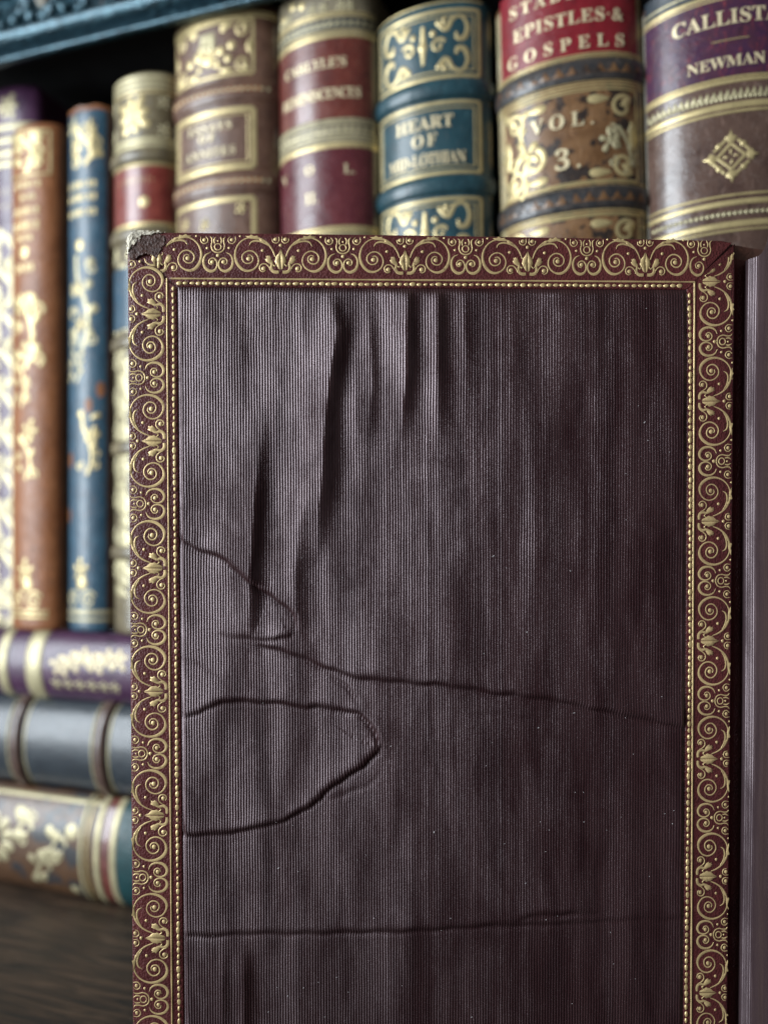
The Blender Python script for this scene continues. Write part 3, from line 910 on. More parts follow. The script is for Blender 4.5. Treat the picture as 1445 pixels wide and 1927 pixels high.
for px, t in ((166, 1.4), (178, 1.0), (196, 2.4), (226, 2.6)):
    b.fillet(tz(px), t, 'palegold' if px != 178 else 'spinegold', h=0.4)
r = b.relief(0.06); r.dot(0.35 * a, tz(147), 2.4, 0.4); r.dot(-0.7 * a, tz(147), 1.8, 0.4); r.obj('gilt_dots', 'palegold', b.root)
b.patch('teal_label', -a * 0.98, a * 0.98, tz(360), tz(232), 0.2, 'teal')
b.patch('dark_panel', -a * 0.98, a * 0.98, tz(222), tz(203), 0.15, 'oxblood')
b.fillet(a * 0, 0.1) if False else None
for sgn in (0.86,):
    r = b.relief(0.05); r.ribbon([(sgn * a, tz(-120), 1.4), (sgn * a, tz(60), 1.4), (sgn * a, tz(200), 1.4)], 0.3, 6); r.obj('gilt_fillet', 'palegold', b.root)

# ------------------------------------------------------------------ the open book in front
def px3(x, y, D):
    return np.array([(x - CX) / F * D, D, CAMZ + (HY - y) / F * D])
PA, PB, PC = px3(240, 437, 143.5), px3(1385, 453, 146.5), px3(246, 1927, 145.8)
BN = np.cross(PB - PA, PC - PA); BN /= np.linalg.norm(BN)
if BN[1] > 0:
    BN = -BN
def B(x, y, h=0.0):
    """point of the board's inner face (raised by h mm) behind the photograph's pixel x, y"""
    x, y, h = np.broadcast_arrays(np.asarray(x, float), np.asarray(y, float), np.asarray(h, float))
    d = np.stack([(x - CX) / F, np.ones_like(x), (HY - y) / F], -1)
    C = np.array([0, 0, CAMZ])
    t = np.dot(PA - C, BN) / (d @ BN)
    return C + d * t[..., None] + h[..., None] * BN
def edge_x(x_top, x_bot, y):
    return x_top + (x_bot - x_top) * (y - 450) / (1927 - 450)

YB = 2130.0                                         # foot of the board, just on the shelf floor
BASE = B(800, YB, -1.3); BASE[2] = 0.0
book = thing('open_book', 'open maroon leather book with ribbed silk lining inside its cover', 'book', BASE)

# cover board: a slab with rounded edges, its top left corner knocked off
def outline(off):
    """board outline (pixel coordinates, clockwise from the worn corner), moved inwards by off"""
    L0, L1, R0, R1 = 238 + off, 248 + off, 1385 - off, 1370 - off
    P = [(L0, 492 + off * 0.2), (L0 + 0.3, 468), (L0 + 3, 451 + off * 0.7), (L0 + 10, 441 + off), (L0 + 22, 435.5 + off), (300, 434.5 + off)]
    P += [(x, 434.5 + (x - 300) * 0.0085 + 6.5 * max(0, (x - 300) / 1060) ** 2 + off) for x in np.linspace(330, 1360, 24)]
    P += [(R0 - 13, 452.5 + off), (R0 - 5, 457 + off), (R0, 468)]
    P += [(edge_x(R0, R1, y), y) for y in np.linspace(500, YB - off, 20)]
    P += [(edge_x(L0, L1, y), y) for y in np.linspace(YB - off, 530, 20)]
    return P
rings = [(7.0, 0.0), (3.0, -0.12), (0.8, -0.55), (0.0, -1.2), (0.8, -1.95), (6.0, -2.5)]
vs, fs = [], []
for off, h in rings:
    P = np.array(outline(off))
    vs += B(P[:, 0], P[:, 1], h).tolist()
n = len(outline(0))
for r_ in range(len(rings) - 1):
    for i in range(n):
        j = (i + 1) % n
        fs.append([r_ * n + i, r_ * n + j, (r_ + 1) * n + j, (r_ + 1) * n + i])
fs += [list(range(n))[::-1], [(len(rings) - 1) * n + i for i in range(n)]]
board = mesh_obj('cover_board', vs, fs, 'maroon', book, True, BASE)

# leather turn-ins: three strips that meet at mitres
def ytop(x):
    return 437 + (x - 300) * 0.0085 + 6.5 * np.maximum(0, (x - 300) / 1060) ** 2
def silk_l(y): return np.interp(y, [541, 900, 1927, 2140], [335, 338, 348, 350])
def silk_r(y): return np.interp(y, [541, 900, 1927, 2140], [1291, 1291, 1284, 1283])
def silk_t(x): return np.interp(x, [335, 1291], [540.5, 545.5])

def strip(name, P0, P1, n_, h, parent):
    """P0 = outer edge, P1 = inner edge (n_ points each), a thin strip of leather of thickness h"""
    P0, P1 = np.array(P0, float), np.array(P1, float)
    rows = []
    for f_, hh in ((0.0, 0.0), (0.012, h * 0.75), (0.035, h), (0.3, h), (0.6, h), (0.9, h), (0.965, h), (0.988, h * 0.7), (1.0, 0.0)):
        Q = P0 * (1 - f_) + P1 * f_
        rows.append(B(Q[:, 0], Q[:, 1], hh + 0.012 * np.sin(np.arange(len(Q)) * 0.9) * (hh > 0)))
    return grid_obj(name, np.array(rows), 'maroon', parent, BASE)
xs = np.linspace(0, 1, 60)
top_strip = strip('leather_turn_in', [(262 + (1377 - 262) * k, ytop(262 + (1377 - 262) * k) + 3) for k in xs],
                  [(336 + (1290 - 336) * k, silk_t(336 + (1290 - 336) * k)) for k in xs], 60, 0.29, book)
ys = np.linspace(0, 1, 60)
left_strip = strip('leather_turn_in', [(edge_x(240.5, 250.5, y), y) for y in 478 + (YB - 478) * ys],
                   [(silk_l(y), y) for y in 543 + (YB - 543) * ys], 60, 0.26, book)
right_strip = strip('leather_turn_in', [(edge_x(1382.5, 1368, y), y) for y in 458 + (YB - 458) * ys],
                    [(silk_r(y), y) for y in 542 + (YB - 542) * ys], 60, 0.22, book)

# gilt roll: half a repeat, drawn with u from the palmette (0) to the pendant (116), v from the inner side (0) to the edge (70)
SCROLL = [(10, 31, 1.5), (14, 42, 2.6), (20, 52, 3.0), (28, 60, 3.4), (38, 65.5, 3.4), (50, 68, 3.2), (62, 66.5, 2.6), (73, 60, 2.6), (81, 49, 3.0), (84.5, 35, 3.8), (82, 20, 5.0),
          (74, 8, 5.6), (64, 2.8, 5.0), (53, 4.5, 3.6), (44, 12, 2.8), (40.5, 23, 2.6), (44, 34.5, 2.6), (53, 41.5, 2.6), (63, 40.5, 2.6), (70.5, 33, 2.6), (70.5, 24, 2.5), (65, 17.8, 2.5),
          (57, 17.8, 2.5), (51.5, 23, 2.5), (51.8, 30, 2.4), (56.5, 33.8, 2.2), (61.5, 32.2, 1.8)]
SMALL = [(101, 38, 1.2), (94, 34.5, 2.6), (89.5, 27, 3.4), (88.8, 17, 4.2), (92.5, 7.5, 5.0), (101, 2, 5.2), (109.5, 4, 4.0), (114, 11, 3.0), (114, 20, 2.6), (109.5, 26.5, 2.4), (103.5, 27, 2.3),
         (99, 22.5, 2.2), (100, 16.5, 2.0), (105, 14.6, 1.6)]
def spec_big(r, s):
    r.ribbon([(s * u, v, w_) for u, v, w_ in SCROLL], 0.24, 4, 1.08)
    r.dot(s * 59, 26.5, 4.4, 0.34)
    # acanthus spur along the top of the scroll
    r.ribbon([(s * u, v, w_) for u, v, w_ in ((22, 52, 1.0), (32, 58.5, 3.0), (44, 61.5, 3.6), (54, 59, 3.0), (58.5, 51.5, 0.6))], 0.26, 4)
    r.leaf([(s * u, v) for u, v in ((40, 64), (50, 65), (58, 66), (66, 70.5), (58, 71), (55, 74), (49, 70.5), (43, 72))], 0.24)
    r.leaf([(s * u, v) for u, v in ((28, 57), (38, 62), (40, 68), (33, 66))], 0.22)
    r.dot(s * 33.5, 43, 3.0, 0.32)
    r.dot(s * 75, 70, 2.2, 0.28, 8)
def spec_small(r, s):
    r.ribbon([(s * u, v, w_) for u, v, w_ in SMALL], 0.24, 4, 1.08)
    r.dot(s * 105.5, 20, 4.0, 0.34)
    r.dot(s * 95.5, 47, 2.6, 0.3, 8)
    r.ribbon([(s * u, v, w_) for u, v, w_ in ((84, 69.5, 1.0), (83.5, 61, 2.0), (89, 55.5, 2.2), (95.5, 58, 2.0), (97, 64, 1.8), (93, 69, 1.4))], 0.26, 4)
    r.dot(s * 90.3, 62.8, 3.6, 0.32)
def spec_palmette(r):
    for s in (-1, 1):
        r.leaf([(s * u, v) for u, v in ((0.4, 46), (3.4, 38), (9.5, 31), (9.5, 26), (11, 22), (7, 15), (4.2, 8), (0.8, 6), (0.4, 30))], 0.28, 0.8)
        r.ribbon([(s * u, v, w_) for u, v, w_ in ((3.5, 1.5, 5.5), (9.5, 1.2, 6.2), (15, 3.5, 5.8), (17.5, 9.5, 5.0), (16.2, 16.5, 4.6), (18.5, 22, 6.0), (21.5, 27, 5.0), (24, 33, 1.2))], 0.30, 4)
        r.leaf([(s * u, v) for u, v in ((16, 19), (20, 16.5), (26, 21), (29, 26), (26.5, 27.5), (27.5, 33), (23, 31), (21, 34), (17.5, 28))], 0.26, 0.75)
        r.ribbon([(s * u, v, w_) for u, v, w_ in ((5, 24, 0.8), (7.5, 17, 1.6), (11, 12.5, 1.8), (13.5, 15.5, 1.2))], 0.36, 4)
        r.ribbon([(s * u, v, w_) for u, v, w_ in ((18.5, 4, 1.4), (21.5, 11, 2.0), (27, 16.5, 2.4), (34, 16.5, 2.6), (38.5, 11.5, 2.6), (37.5, 4.5, 2.4), (32.5, 1.5, 2.0), (28, 4, 1.6))], 0.28, 4)
        r.dot(s * 31.5, 8.0, 4.2, 0.34)
        r.ribbon([(s * u, v, w_) for u, v, w_ in ((3, 70, 0.8), (2.8, 62, 1.8), (7.5, 57.5, 2.2), (14, 60, 1.8), (15.5, 66, 1.4))], 0.26, 4)
        r.dot(s * 9.2, 65, 3.8, 0.32)
    r.dot(0, 53.5, 3.2, 0.34)
def spec_pendant(r):
    r.ribbon([(6.2 * math.cos(a_), 49.5 + 6.2 * math.sin(a_), 2.4) for a_ in np.linspace(0, 2 * math.pi, 13)], 0.28, 2)
    for s in (-1, 1):
        r.ribbon([(s * u, v, w_) for u, v, w_ in ((15, 69, 0.8), (11.5, 66, 2.4), (11, 59, 2.4), (12.5, 51, 2.4), (10, 43, 2.6), (4.5, 39, 2.8), (0, 38.2, 2.8))], 0.28, 4)
        r.ribbon([(s * u, v, w_) for u, v, w_ in ((6, 56, 2.0), (7, 63, 3.2), (4, 69, 0.8))], 0.26, 4)
    r.dot(0, 61, 2.0, 0.28, 8)
    r.dot(0, 32.8, 3.4, 0.34)

def roll(parent, place, pal, pen, keep, lift):
    """place(along_px, v) -> pixel; pal / pen = palmette and pendant positions along the strip"""
    marks_ = sorted([(p, 0) for p in pal] + [(p, 1) for p in pen])
    def mapper(p0, half):
        def f(u, v, h):
            x, y = place(p0 + u * half / 116.0, v + 0.25 * math.sin(p0 * 0.7 + u * 0.05))
            return B(x, y, lift + h * 0.32)
        return f
    for i, (p, kind) in enumerate(marks_):
        nxt = marks_[i + 1][0] - p if i + 1 < len(marks_) else p - marks_[i - 1][0]
        prv = p - marks_[i - 1][0] if i else nxt
        if kind == 0:
            r = Relief(mapper(p, (nxt + prv) / 2)); spec_palmette(r); r.obj('gilt_palmette', 'gold', parent, BASE, keep)
            for s, d in ((-1, prv), (1, nxt)):
                r = Relief(mapper(p, d)); spec_big(r, s); r.obj('gilt_scroll', 'gold', parent, BASE, keep)
                r = Relief(mapper(p, d)); spec_small(r, s); r.obj('gilt_small_scroll', 'gold', parent, BASE, keep)
        else:
            r = Relief(mapper(p, (nxt + prv) / 2)); spec_pendant(r); r.obj('gilt_pendant', 'gold', parent, BASE, keep)

def to_px(P):
    d = P - np.array([0, 0, CAMZ])
    return CX + d[0] / d[1] * F, HY - d[2] / d[1] * F

def mitre_l(x, y): return (y - 541) * (335 - 266) - (x - 335) * (541 - 470)          # > 0 : on the left strip
def mitre_r(x, y): return (y - 545) * (1376 - 1291) - (x - 1291) * (478 - 545)      # > 0 : on the right strip
def k_top(P):
    x, y = to_px(P)
    return mitre_l(x, y) < 30 and mitre_r(x, y) < -60 and not (x < 312 and y < 474) and x > 250
def k_left(P):
    x, y = to_px(P)
    return mitre_l(x, y) > -30 and not (y < 484) and x > edge_x(241.5, 251, y)
def k_right(P):
    x, y = to_px(P)
    return mitre_r(x, y) > 60 and x < edge_x(1381, 1367, y)

base_t = lambda x: np.interp(x, [300, 700, 1290], [511.5, 515, 520])
roll(top_strip, lambda p, v: (p, base_t(p) - v * 0.965), [296, 528.5, 762, 992, 1213], [411, 645.7, 876, 1103.6, 1324], k_top, 0.29)
base_l = lambda y: np.interp(y, [450, 700, 1900, 2140], [309, 310.5, 318.5, 320])
roll(left_strip, lambda p, v: (base_l(p) - v * 0.955, p), [591, 830, 1069, 1301, 1534, 1765, 1996], [471, 711, 948, 1185, 1418, 1651, 1880, 2110], k_left, 0.26)
base_r = lambda y: np.interp(y, [450, 600, 1900, 2140], [1315, 1314.5, 1309, 1308])
roll(right_strip, lambda p, v: (base_r(p) + v * np.interp(p, [500, 1900], [0.905, 0.83]), p), [530, 755, 981, 1206, 1428, 1649, 1868, 2088], [643, 868, 1093, 1319, 1538.6, 1758.7, 1978], k_right, 0.22)

# plain gilt lines
def gilt_line(parent, pts, w_, lift, keep=None):
    r = Relief(lambda u, v, h: B(u, v, lift + h))
    r.ribbon([(x, y, w_ * (1 + 0.15 * math.sin(i * 2.1))) for i, (x, y) in enumerate(pts)], 0.18, 3)
    r.obj('gilt_line', 'gold', parent, BASE, keep)
line_t = lambda x: np.interp(x, [318, 1300], [524.5, 531])
gilt_line(top_strip, [(x, line_t(x)) for x in np.linspace(322, 1306, 40)], 3.2, 0.29, k_top)
line_l = lambda y: np.interp(y, [524, 700, 1900, 2140], [315, 316, 324.5, 326])
gilt_line(left_strip, [(line_l(y), y) for y in np.linspace(524, 2120, 60)], 3.2, 0.26, k_left)
line_r = lambda y: np.interp(y, [530, 600, 1900, 2140], [1306, 1305.8, 1299.5, 1299])
gilt_line(right_strip, [(line_r(y), y) for y in np.linspace(532, 2120, 60)], 3.4, 0.22, k_right)

# pearls: one bead mesh shared by every pearl in view; those below the picture are one part
bead_t = lambda x: np.interp(x, [330, 1290], [533.2, 538.6])
bead_l = lambda y: np.interp(y, [541, 700, 1900, 2140], [326.5, 328, 337.5, 339])
bead_r = lambda y: np.interp(y, [545, 760, 1200, 1900, 2140], [1296.5, 1298, 1297.5, 1290, 1289])
bm_v, bm_f = [], []
for k, (rr_, hh) in enumerate(((0.54, 0.0), (0.46, 0.11), (0.26, 0.18))):
    bm_v += [(1.08 * rr_ * math.cos(2 * math.pi * i / 8), 0.66 * rr_ * math.sin(2 * math.pi * i / 8), hh) for i in range(8)]
bm_v.append((0, 0, 0.20))
for i in range(8):
    j = (i + 1) % 8
    bm_f += [[i, j, 8 + j, 8 + i], [8 + i, 8 + j, 16 + j, 16 + i], [16 + i, 16 + j, 24]]
bead_mesh = bpy.data.meshes.new('pearl')
bead_mesh.from_pydata([tuple(c * MM for c in v) for v in bm_v], [], bm_f)
bead_mesh.polygons.foreach_set("use_smooth", [True] * len(bm_f))
bead_mesh.materials.append(M['bead'])
def bead_turn(along):
    z = Vector(BN); x = Vector(along); x = (x - z * x.dot(z)).normalized()
    return Matrix((x, z.cross(x), z)).transposed().to_quaternion()
def pearls(parent, pts, lift, along):
    rest_v, rest_f = [], []
    rz = bead_turn((0, 0, 1) if along else (1, 0, 0))
    for i, (x, y) in enumerate(pts):
        p = B(x, y, lift)
        if y > 1945:
            k = len(rest_v)
            rest_v += [(p + np.array([v[1], -v[2], v[0]])).tolist() for v in bm_v]
            rest_f += [[k + q_ for q_ in f] for f in bm_f]
            continue
        o = bpy.data.objects.new('pearl', bead_mesh)
        COL.objects.link(o)
        o.parent = parent
        o.location = Vector(p - BASE) * MM
        o.rotation_mode = 'QUATERNION'
        o.rotation_quaternion = rz
        k = random.uniform(0.80, 1.12)
        o.scale = (k * random.uniform(0.92, 1.12), k * random.uniform(0.85, 1.1), random.uniform(0.5, 1.3))
        o.location += Vector((random.uniform(-0.05, 0.05), 0, random.uniform(-0.05, 0.05))) * MM
    if rest_v:
        o = mesh_obj('pearl_row', rest_v, rest_f, 'bead', parent, True, BASE)
        o["kind"] = 'stuff'
pearls(top_strip, [(x, bead_t(x)) for x in np.arange(338, 1288, 12.2)], 0.28, 0)
pearls(left_strip, [(bead_l(y), y) for y in np.arange(543, 2110, 12.2)], 0.25, 1)
pearls(right_strip, [(bead_r(y), y) for y in np.arange(556, 2110, 12.4)], 0.21, 1)

# worn corner: torn grey board, rubbed leather underneath
def inside(poly, x, y):
    P = np.array(poly, float)
    r_ = np.zeros(x.shape, bool)
    for k in range(len(P)):
        (x0, y0), (x1, y1) = P[k], P[(k + 1) % len(P)]
        r_ ^= ((y0 > y) != (y1 > y)) & (x < (x1 - x0) * (y - y0) / (y1 - y0 + 1e-9) + x0)
    return r_
def smooth_noise(shape, k, seed):
    g = np.random.default_rng(seed).normal(0, 1, (shape[0] // k + 3, shape[1] // k + 3))
    a_ = np.arange(shape[0]) / k; b_ = np.arange(shape[1]) / k
    i_, j_ = a_.astype(int), b_.astype(int)
    fa, fb = (a_ - i_)[:, None], (b_ - j_)[None, :]
    G = lambda p, q: g[np.ix_(i_ + p, j_ + q)]
    return (G(0, 0) * (1 - fa) + G(1, 0) * fa) * (1 - fb) + (G(0, 1) * (1 - fa) + G(1, 1) * fa) * fb
def ragged(name, poly, mat, h0, amp, seed, fringe):
    x, y = np.meshgrid(np.arange(234, 322, 1.1), np.arange(430, 496, 1.1))
    nx, ny = smooth_noise(x.shape, 3, seed), smooth_noise(x.shape, 3, seed + 1)
    msk = inside(poly, x + nx * fringe, y + ny * fringe)
    er = msk.copy()
    for _ in range(2):
        er[1:-1, 1:-1] &= msk[:-2, 1:-1] & msk[2:, 1:-1] & msk[1:-1, :-2] & msk[1:-1, 2:]
    dep = msk.astype(float) * 0.45 + er * 0.55
    h = -0.25 + dep * (h0 + 0.25) + amp * (smooth_noise(x.shape, 7, seed + 2) + 0.6 * smooth_noise(x.shape, 3, seed + 3) + 0.3 * smooth_noise(x.shape, 1, seed + 4)) * msk
    edge_in = np.minimum(x - 238.5, y - 434.5)
    h -= 0.9 * np.clip(1 - np.minimum(edge_in, (x - 238.5 + y - 434.5 - 10) * 0.8) / 7, 0, 1.2) ** 2
    Pw = B(x, y, h).reshape(-1, 3)
    f_ = grid_faces(*x.shape)
    ok = msk.ravel()[f_].sum(1) >= 3
    f_ = f_[ok][:, ::-1]
    used, inv = np.unique(f_, return_inverse=True)
    return mesh_obj(name, Pw[used], inv.reshape(-1, 4).tolist(), mat, book, False, BASE)
o = ragged('rubbed_leather', [(258, 446), (276, 441), (300, 439), (312, 446), (311, 462), (303, 474), (296, 488), (284, 480), (268, 482), (246, 492), (242, 480), (250, 460)], 'rawhide', 0.42, 0.04, 5, 1.5)
o["label"] = 'bare dark leather rubbed at the top left corner'
o = ragged('worn_corner', [(236, 496), (236, 440), (262, 428), (309, 430), (306, 438), (296, 440), (283, 441.5), (271, 445), (261, 453), (254, 464), (247, 471), (242, 482)], 'board', 0.60, 0.08, 9, 2.2)
o["label"] = 'torn pale board showing at the top left corner'

# ribbed silk lining with its folds and creases (heights in mm)
YV = np.concatenate([np.arange(541.0, 1931.0, 3.1), np.arange(1935.0, YB - 1, 8.0)])
PITCH, SUB = 5.15, 8
NR = int(round(954 / PITCH))
cc = np.linspace(0, 1, NR * SUB + 1)
Y0 = np.repeat(YV[:, None], len(cc), 1)
XL, XR = silk_l(YV)[:, None], silk_r(YV)[:, None]
X0 = XL + (XR - XL) * cc[None, :]
TT = silk_t(X0[0])
Y0 = np.maximum(Y0, TT[None, :] + (Y0 - 541) * 0.0)
Y0[0] = TT
H = np.zeros_like(X0)
CREASE_SHADE = np.zeros_like(X0)                # gloss lowered along the creases, painting in their shade

def vfold(path, amp, Lw, Rw):
    global H
    P = np.array(path, float)
    x0 = np.interp(Y0, P[:, 0], P[:, 1])
    A = np.interp(Y0, [p[0] for p in amp], [p[1] for p in amp])
    d = X0 - x0
    H += 1.3 * A * np.where(d < 0, np.exp(-np.abs(d / Lw) ** 1.25), np.exp(-np.abs(d / Rw) ** 1.7))

vfold([(541, 612), (620, 634), (700, 622), (800, 611), (900, 606), (960, 600), (1100, 592)], [(541, 0.0), (580, 0.5), (680, 1.25), (850, 1.25), (950, 0.8), (1060, 0.0)], 46, 22)
vfold([(880, 588), (1000, 562), (1100, 556)], [(880, 0.0), (960, 0.5), (1060, 0.45), (1140, 0.0)], 40, 26)
vfold([(720, 500), (800, 490), (950, 479), (1100, 471), (1210, 467)], [(720, 0.0), (820, 0.35), (950, 0.95), (1080, 0.95), (1190, 0.35), (1230, 0.0)], 44, 18)
vfold([(541, 764), (700, 764), (820, 755)], [(541, 0.0), (565, 0.55), (640, 0.95), (720, 0.7), (840, 0.0)], 28, 15)
vfold([(541, 821), (700, 821), (820, 823)], [(541, 0.0), (565, 0.6), (640, 0.8), (720, 0.5), (840, 0.0)], 22, 15)
vfold([(650, 668), (870, 668)], [(650, 0.0), (760, 0.30), (880, 0.0)], 26, 16)
vfold([(700, 1022), (900, 1030)], [(700, 0.0), (820, 0.22), (930, 0.0)], 46, 22)
vfold([(560, 1095), (760, 1100)], [(560, 0.0), (660, 0.16), (800, 0.0)], 46, 30)
vfold([(560, 455), (760, 452)], [(560, 0.0), (640, 0.2), (800, 0.0)], 50, 30)
vfold([(541, 392), (760, 390)], [(541, 0.05), (600, 0.30), (820, 0.0)], 30, 20)
vfold([(541, 425), (900, 432)], [(541, 0.0), (640, 0.22), (900, 0.0)], 34, 16)
vfold([(541, 690), (720, 700), (860, 690)], [(541, 0.0), (640, 0.35), (760, 0.3), (880, 0.0)], 26, 14)
vfold([(541, 870), (800, 880)], [(541, 0.0), (600, 0.28), (820, 0.0)], 20, 16)
vfold([(541, 960), (900, 968)], [(541, 0.0), (640, 0.2), (900, 0.0)], 40, 20)
vfold([(1000, 545), (1180, 560)], [(1000, 0.0), (1080, 0.25), (1200, 0.0)], 24, 14)
vfold([(541, 1190), (900, 1180)], [(541, 0.0), (660, 0.2), (900, 0.0)], 40, 30)
vfold([(1765, 418), (2130, 422)], [(1765, 0.0), (1830, 0.40), (2130, 0.4)], 26, 14)
vfold([(1765, 458), (2130, 460)], [(1765, 0.0), (1830, 0.38), (2130, 0.4)], 20, 14)
vfold([(1765, 560), (2130, 555)], [(1765, 0.0), (1850, 0.20), (2130, 0.2)], 40, 26)
vfold([(1400, 880), (1700, 900)], [(1400, 0.0), (1560, 0.14), (1700, 0.0)], 60, 40)

def crease(path, up, down, wu, wd, side=1):
    """a sharp crease: cloth puffed up on its upper side, dropping steeply below it.
    path = (x, y, strength)"""
    global H
    P = spline(path, 4)
    jr = np.random.default_rng(int(abs(path[0][0] + path[1][1])))
    jit = jr.normal(0, 1.5, (len(P), 2)); jit[1:] = 0.6 * jit[1:] + 0.4 * jit[:-1]
    P[1:-1, :2] += jit[1:-1]
    best = np.full(X0.shape, 1e9); sg = np.zeros_like(X0); st = np.zeros_like(X0)
    x0, x1, y0, y1 = P[:, 0].min() - 160, P[:, 0].max() + 160, P[:, 1].min() - 160, P[:, 1].max() + 160
    msk = (X0 > x0) & (X0 < x1) & (Y0 > y0) & (Y0 < y1)
    xx, yy = X0[msk], Y0[msk]
    bb_, ss_, tt_ = np.full(xx.shape, 1e9), np.zeros(xx.shape), np.zeros(xx.shape)
    for i in range(len(P) - 1):
        ax, ay, aw = P[i]; bx, by, bw = P[i + 1]
        dx, dy = bx - ax, by - ay
        l2 = dx * dx + dy * dy + 1e-9
        t = np.clip(((xx - ax) * dx + (yy - ay) * dy) / l2, 0, 1)
        ex, ey = xx - (ax + t * dx), yy - (ay + t * dy)
        d = np.hypot(ex, ey)
        m = d < bb_
        bb_[m] = d[m]
        ss_[m] = np.sign((dx * ey - dy * ex)[m])
        tt_[m] = (aw + t * (bw - aw))[m]
    d = bb_ * ss_ * side + 1.8 * np.sin(xx * 0.06 + yy * 0.05) * np.sin(xx * 0.031 + 1.3)
    wv = 1.0 + 0.45 * np.sin(xx * 0.037 + yy * 0.021 + up * 40)
    dp = np.maximum(d, 0)
    hh = 1.05 * np.where(d < 0, up * np.exp(d / wu), up * np.exp(-(dp / wd) ** 1.6)) - 1.15 * down * np.exp(-((d - wd * 0.55) / (wd * 0.85)) ** 2)
    CREASE_SHADE[msk] = np.maximum(CREASE_SHADE[msk], np.clip(tt_, 0, 1) * np.clip(0.72 + 0.28 * np.sin(xx * 0.052 + yy * 0.045 + 2), 0, 1) * np.exp(-np.abs((d - wd * 0.4) / (wd * 0.95 * wv)) ** 1.5))
    H[msk] += hh * tt_ * 1.35
crease([(335, 1012, 0.7), (380, 1033, 0.9), (430, 1054, 1), (465, 1084, 1), (492, 1108, 1.1), (530, 1131, 1), (553, 1150, 0.9), (562, 1173, 0.5), (557, 1190, 0.0)], 0.42, 0.30, 30, 7)
crease([(400, 1191, 0.0), (450, 1194, 0.5), (500, 1198, 0.8), (535, 1196, 0.8), (558, 1184, 0.0)], 0.30, 0.26, 20, 7)
crease([(470, 1203, 0.0), (500, 1212, 0.9), (540, 1224, 1), (580, 1237, 1), (620, 1254, 1), (662, 1270, 1), (720, 1275, 1), (800, 1281, 1), (870, 1290, 1), (945, 1301, 1.1), (1040, 1315, 1.2), (1130, 1331, 1.2), (1205, 1350, 1.1), (1290, 1364, 0.7)], 0.44, 0.28, 34, 8)
crease([(335, 1348, 0.5), (385, 1332, 0.7), (415, 1318, 0.9), (455, 1315, 1), (520, 1320, 1), (580, 1327, 1), (640, 1331, 1), (680, 1343, 1), (702, 1366, 1.0), (713, 1390, 0.9), (712, 1404, 0.5), (706, 1414, 0.0)], 0.36, 0.26, 26, 7)
crease([(335, 1567, 0.9), (400, 1565, 1), (450, 1558, 1), (510, 1545, 1), (560, 1526, 1), (593, 1503, 1), (612, 1482, 1), (645, 1460, 1), (675, 1440, 1), (700, 1418, 1.0), (711, 1398, 0.7), (714, 1384, 0.0)], 0.40, 0.24, 36, 7)
crease([(335, 1755, 0.6), (450, 1754, 0.7), (600, 1751, 0.7), (760, 1747, 0.8), (880, 1740, 0.8), (1000, 1735, 0.6), (1150, 1729, 0.4), (1290, 1722, 0.3)], 0.28, 0.26, 34, 7)
crease([(596, 1250, 0.0), (636, 1276, 0.5), (664, 1300, 0.5), (684, 1334, 0.0)], 0.14, 0.22, 14, 6)
crease([(345, 1236, 0.2), (400, 1262, 0.4), (430, 1290, 0.3), (452, 1312, 0.0)], 0.14, 0.18, 16, 7)
crease([(600, 1498, 0.0), (640, 1492, 0.4), (690, 1470, 0.3), (720, 1440, 0.0)], 0.12, 0.16, 16, 8)
crease([(880, 1345, 0.0), (930, 1338, 0.35), (1000, 1352, 0.3), (1060, 1350, 0.0)], 0.10, 0.14, 16, 8)
crease([(960, 1728, 0.1), (1010, 1719, 0.8), (1070, 1714, 0.9), (1130, 1713, 0.1)], 0.24, 0.24, 20, 7)

# slack of the cloth: soft vertical waves
def wave_noise(nx, ny, seed):
    g = np.random.default_rng(seed).normal(0, 1, (ny, nx))
    u = (X0 - 330) / 965 * (nx - 1.001); v = (Y0 - 541) / (YB - 541) * (ny - 1.001)
    u, v = np.clip(u, 0, nx - 1.001), np.clip(v, 0, ny - 1.001)
    i, j = u.astype(int), v.astype(int)
    fu, fv = u - i, v - j
    fu, fv = fu * fu * (3 - 2 * fu), fv * fv * (3 - 2 * fv)
    return (g[j, i] * (1 - fu) + g[j, i + 1] * fu) * (1 - fv) + (g[j + 1, i] * (1 - fu) + g[j + 1, i + 1] * fu) * fv
wr = np.random.default_rng(21)
for k in range(26):
    lx = wr.uniform(45, 190); ly = wr.uniform(500, 1600) * wr.choice([-1, 1])
    env = 0.6 + 0.4 * np.sin(Y0 / wr.uniform(150, 400) + wr.uniform(0, 6)) * np.sin(X0 / wr.uniform(120, 300) + wr.uniform(0, 6))
    H += 0.00016 * lx * env * np.sin(2 * math.pi * (X0 / lx + Y0 / ly) + wr.uniform(0, 6.28))

edge = np.minimum(np.minimum((X0 - XL) / 9, (XR - X0) / 9), np.maximum(Y0 - TT[None, :], 0) / 12)
edge = np.clip(edge, 0, 1)
edge = edge * edge * (3 - 2 * edge)
rib = np.abs(np.sin(math.pi * cc * NR))[None, :] ** 1.25
ribamp = 0.116 * (1 + 0.05 * np.random.default_rng(11).normal(0, 1, NR + 1)[np.minimum((cc * NR).astype(int), NR)][None, :] + 0.03 * wave_noise(180, 60, 5) + 0.05 * wave_noise(30, 8, 8))
H = 0.10 + 0.32 * edge + H * edge + rib * ribamp * np.clip(edge + 0.35, 0, 1)
XW = X0 + (0.22 * wave_noise(40, 60, 4) + 0.35 * wave_noise(10, 12, 6)) * edge + 2.2 * CREASE_SHADE * np.sin(X0 * 0.02 + 1.0)
P = B(XW, Y0, H)
silk = grid_obj('silk_lining', P, 'silk', book, BASE, flip=True)
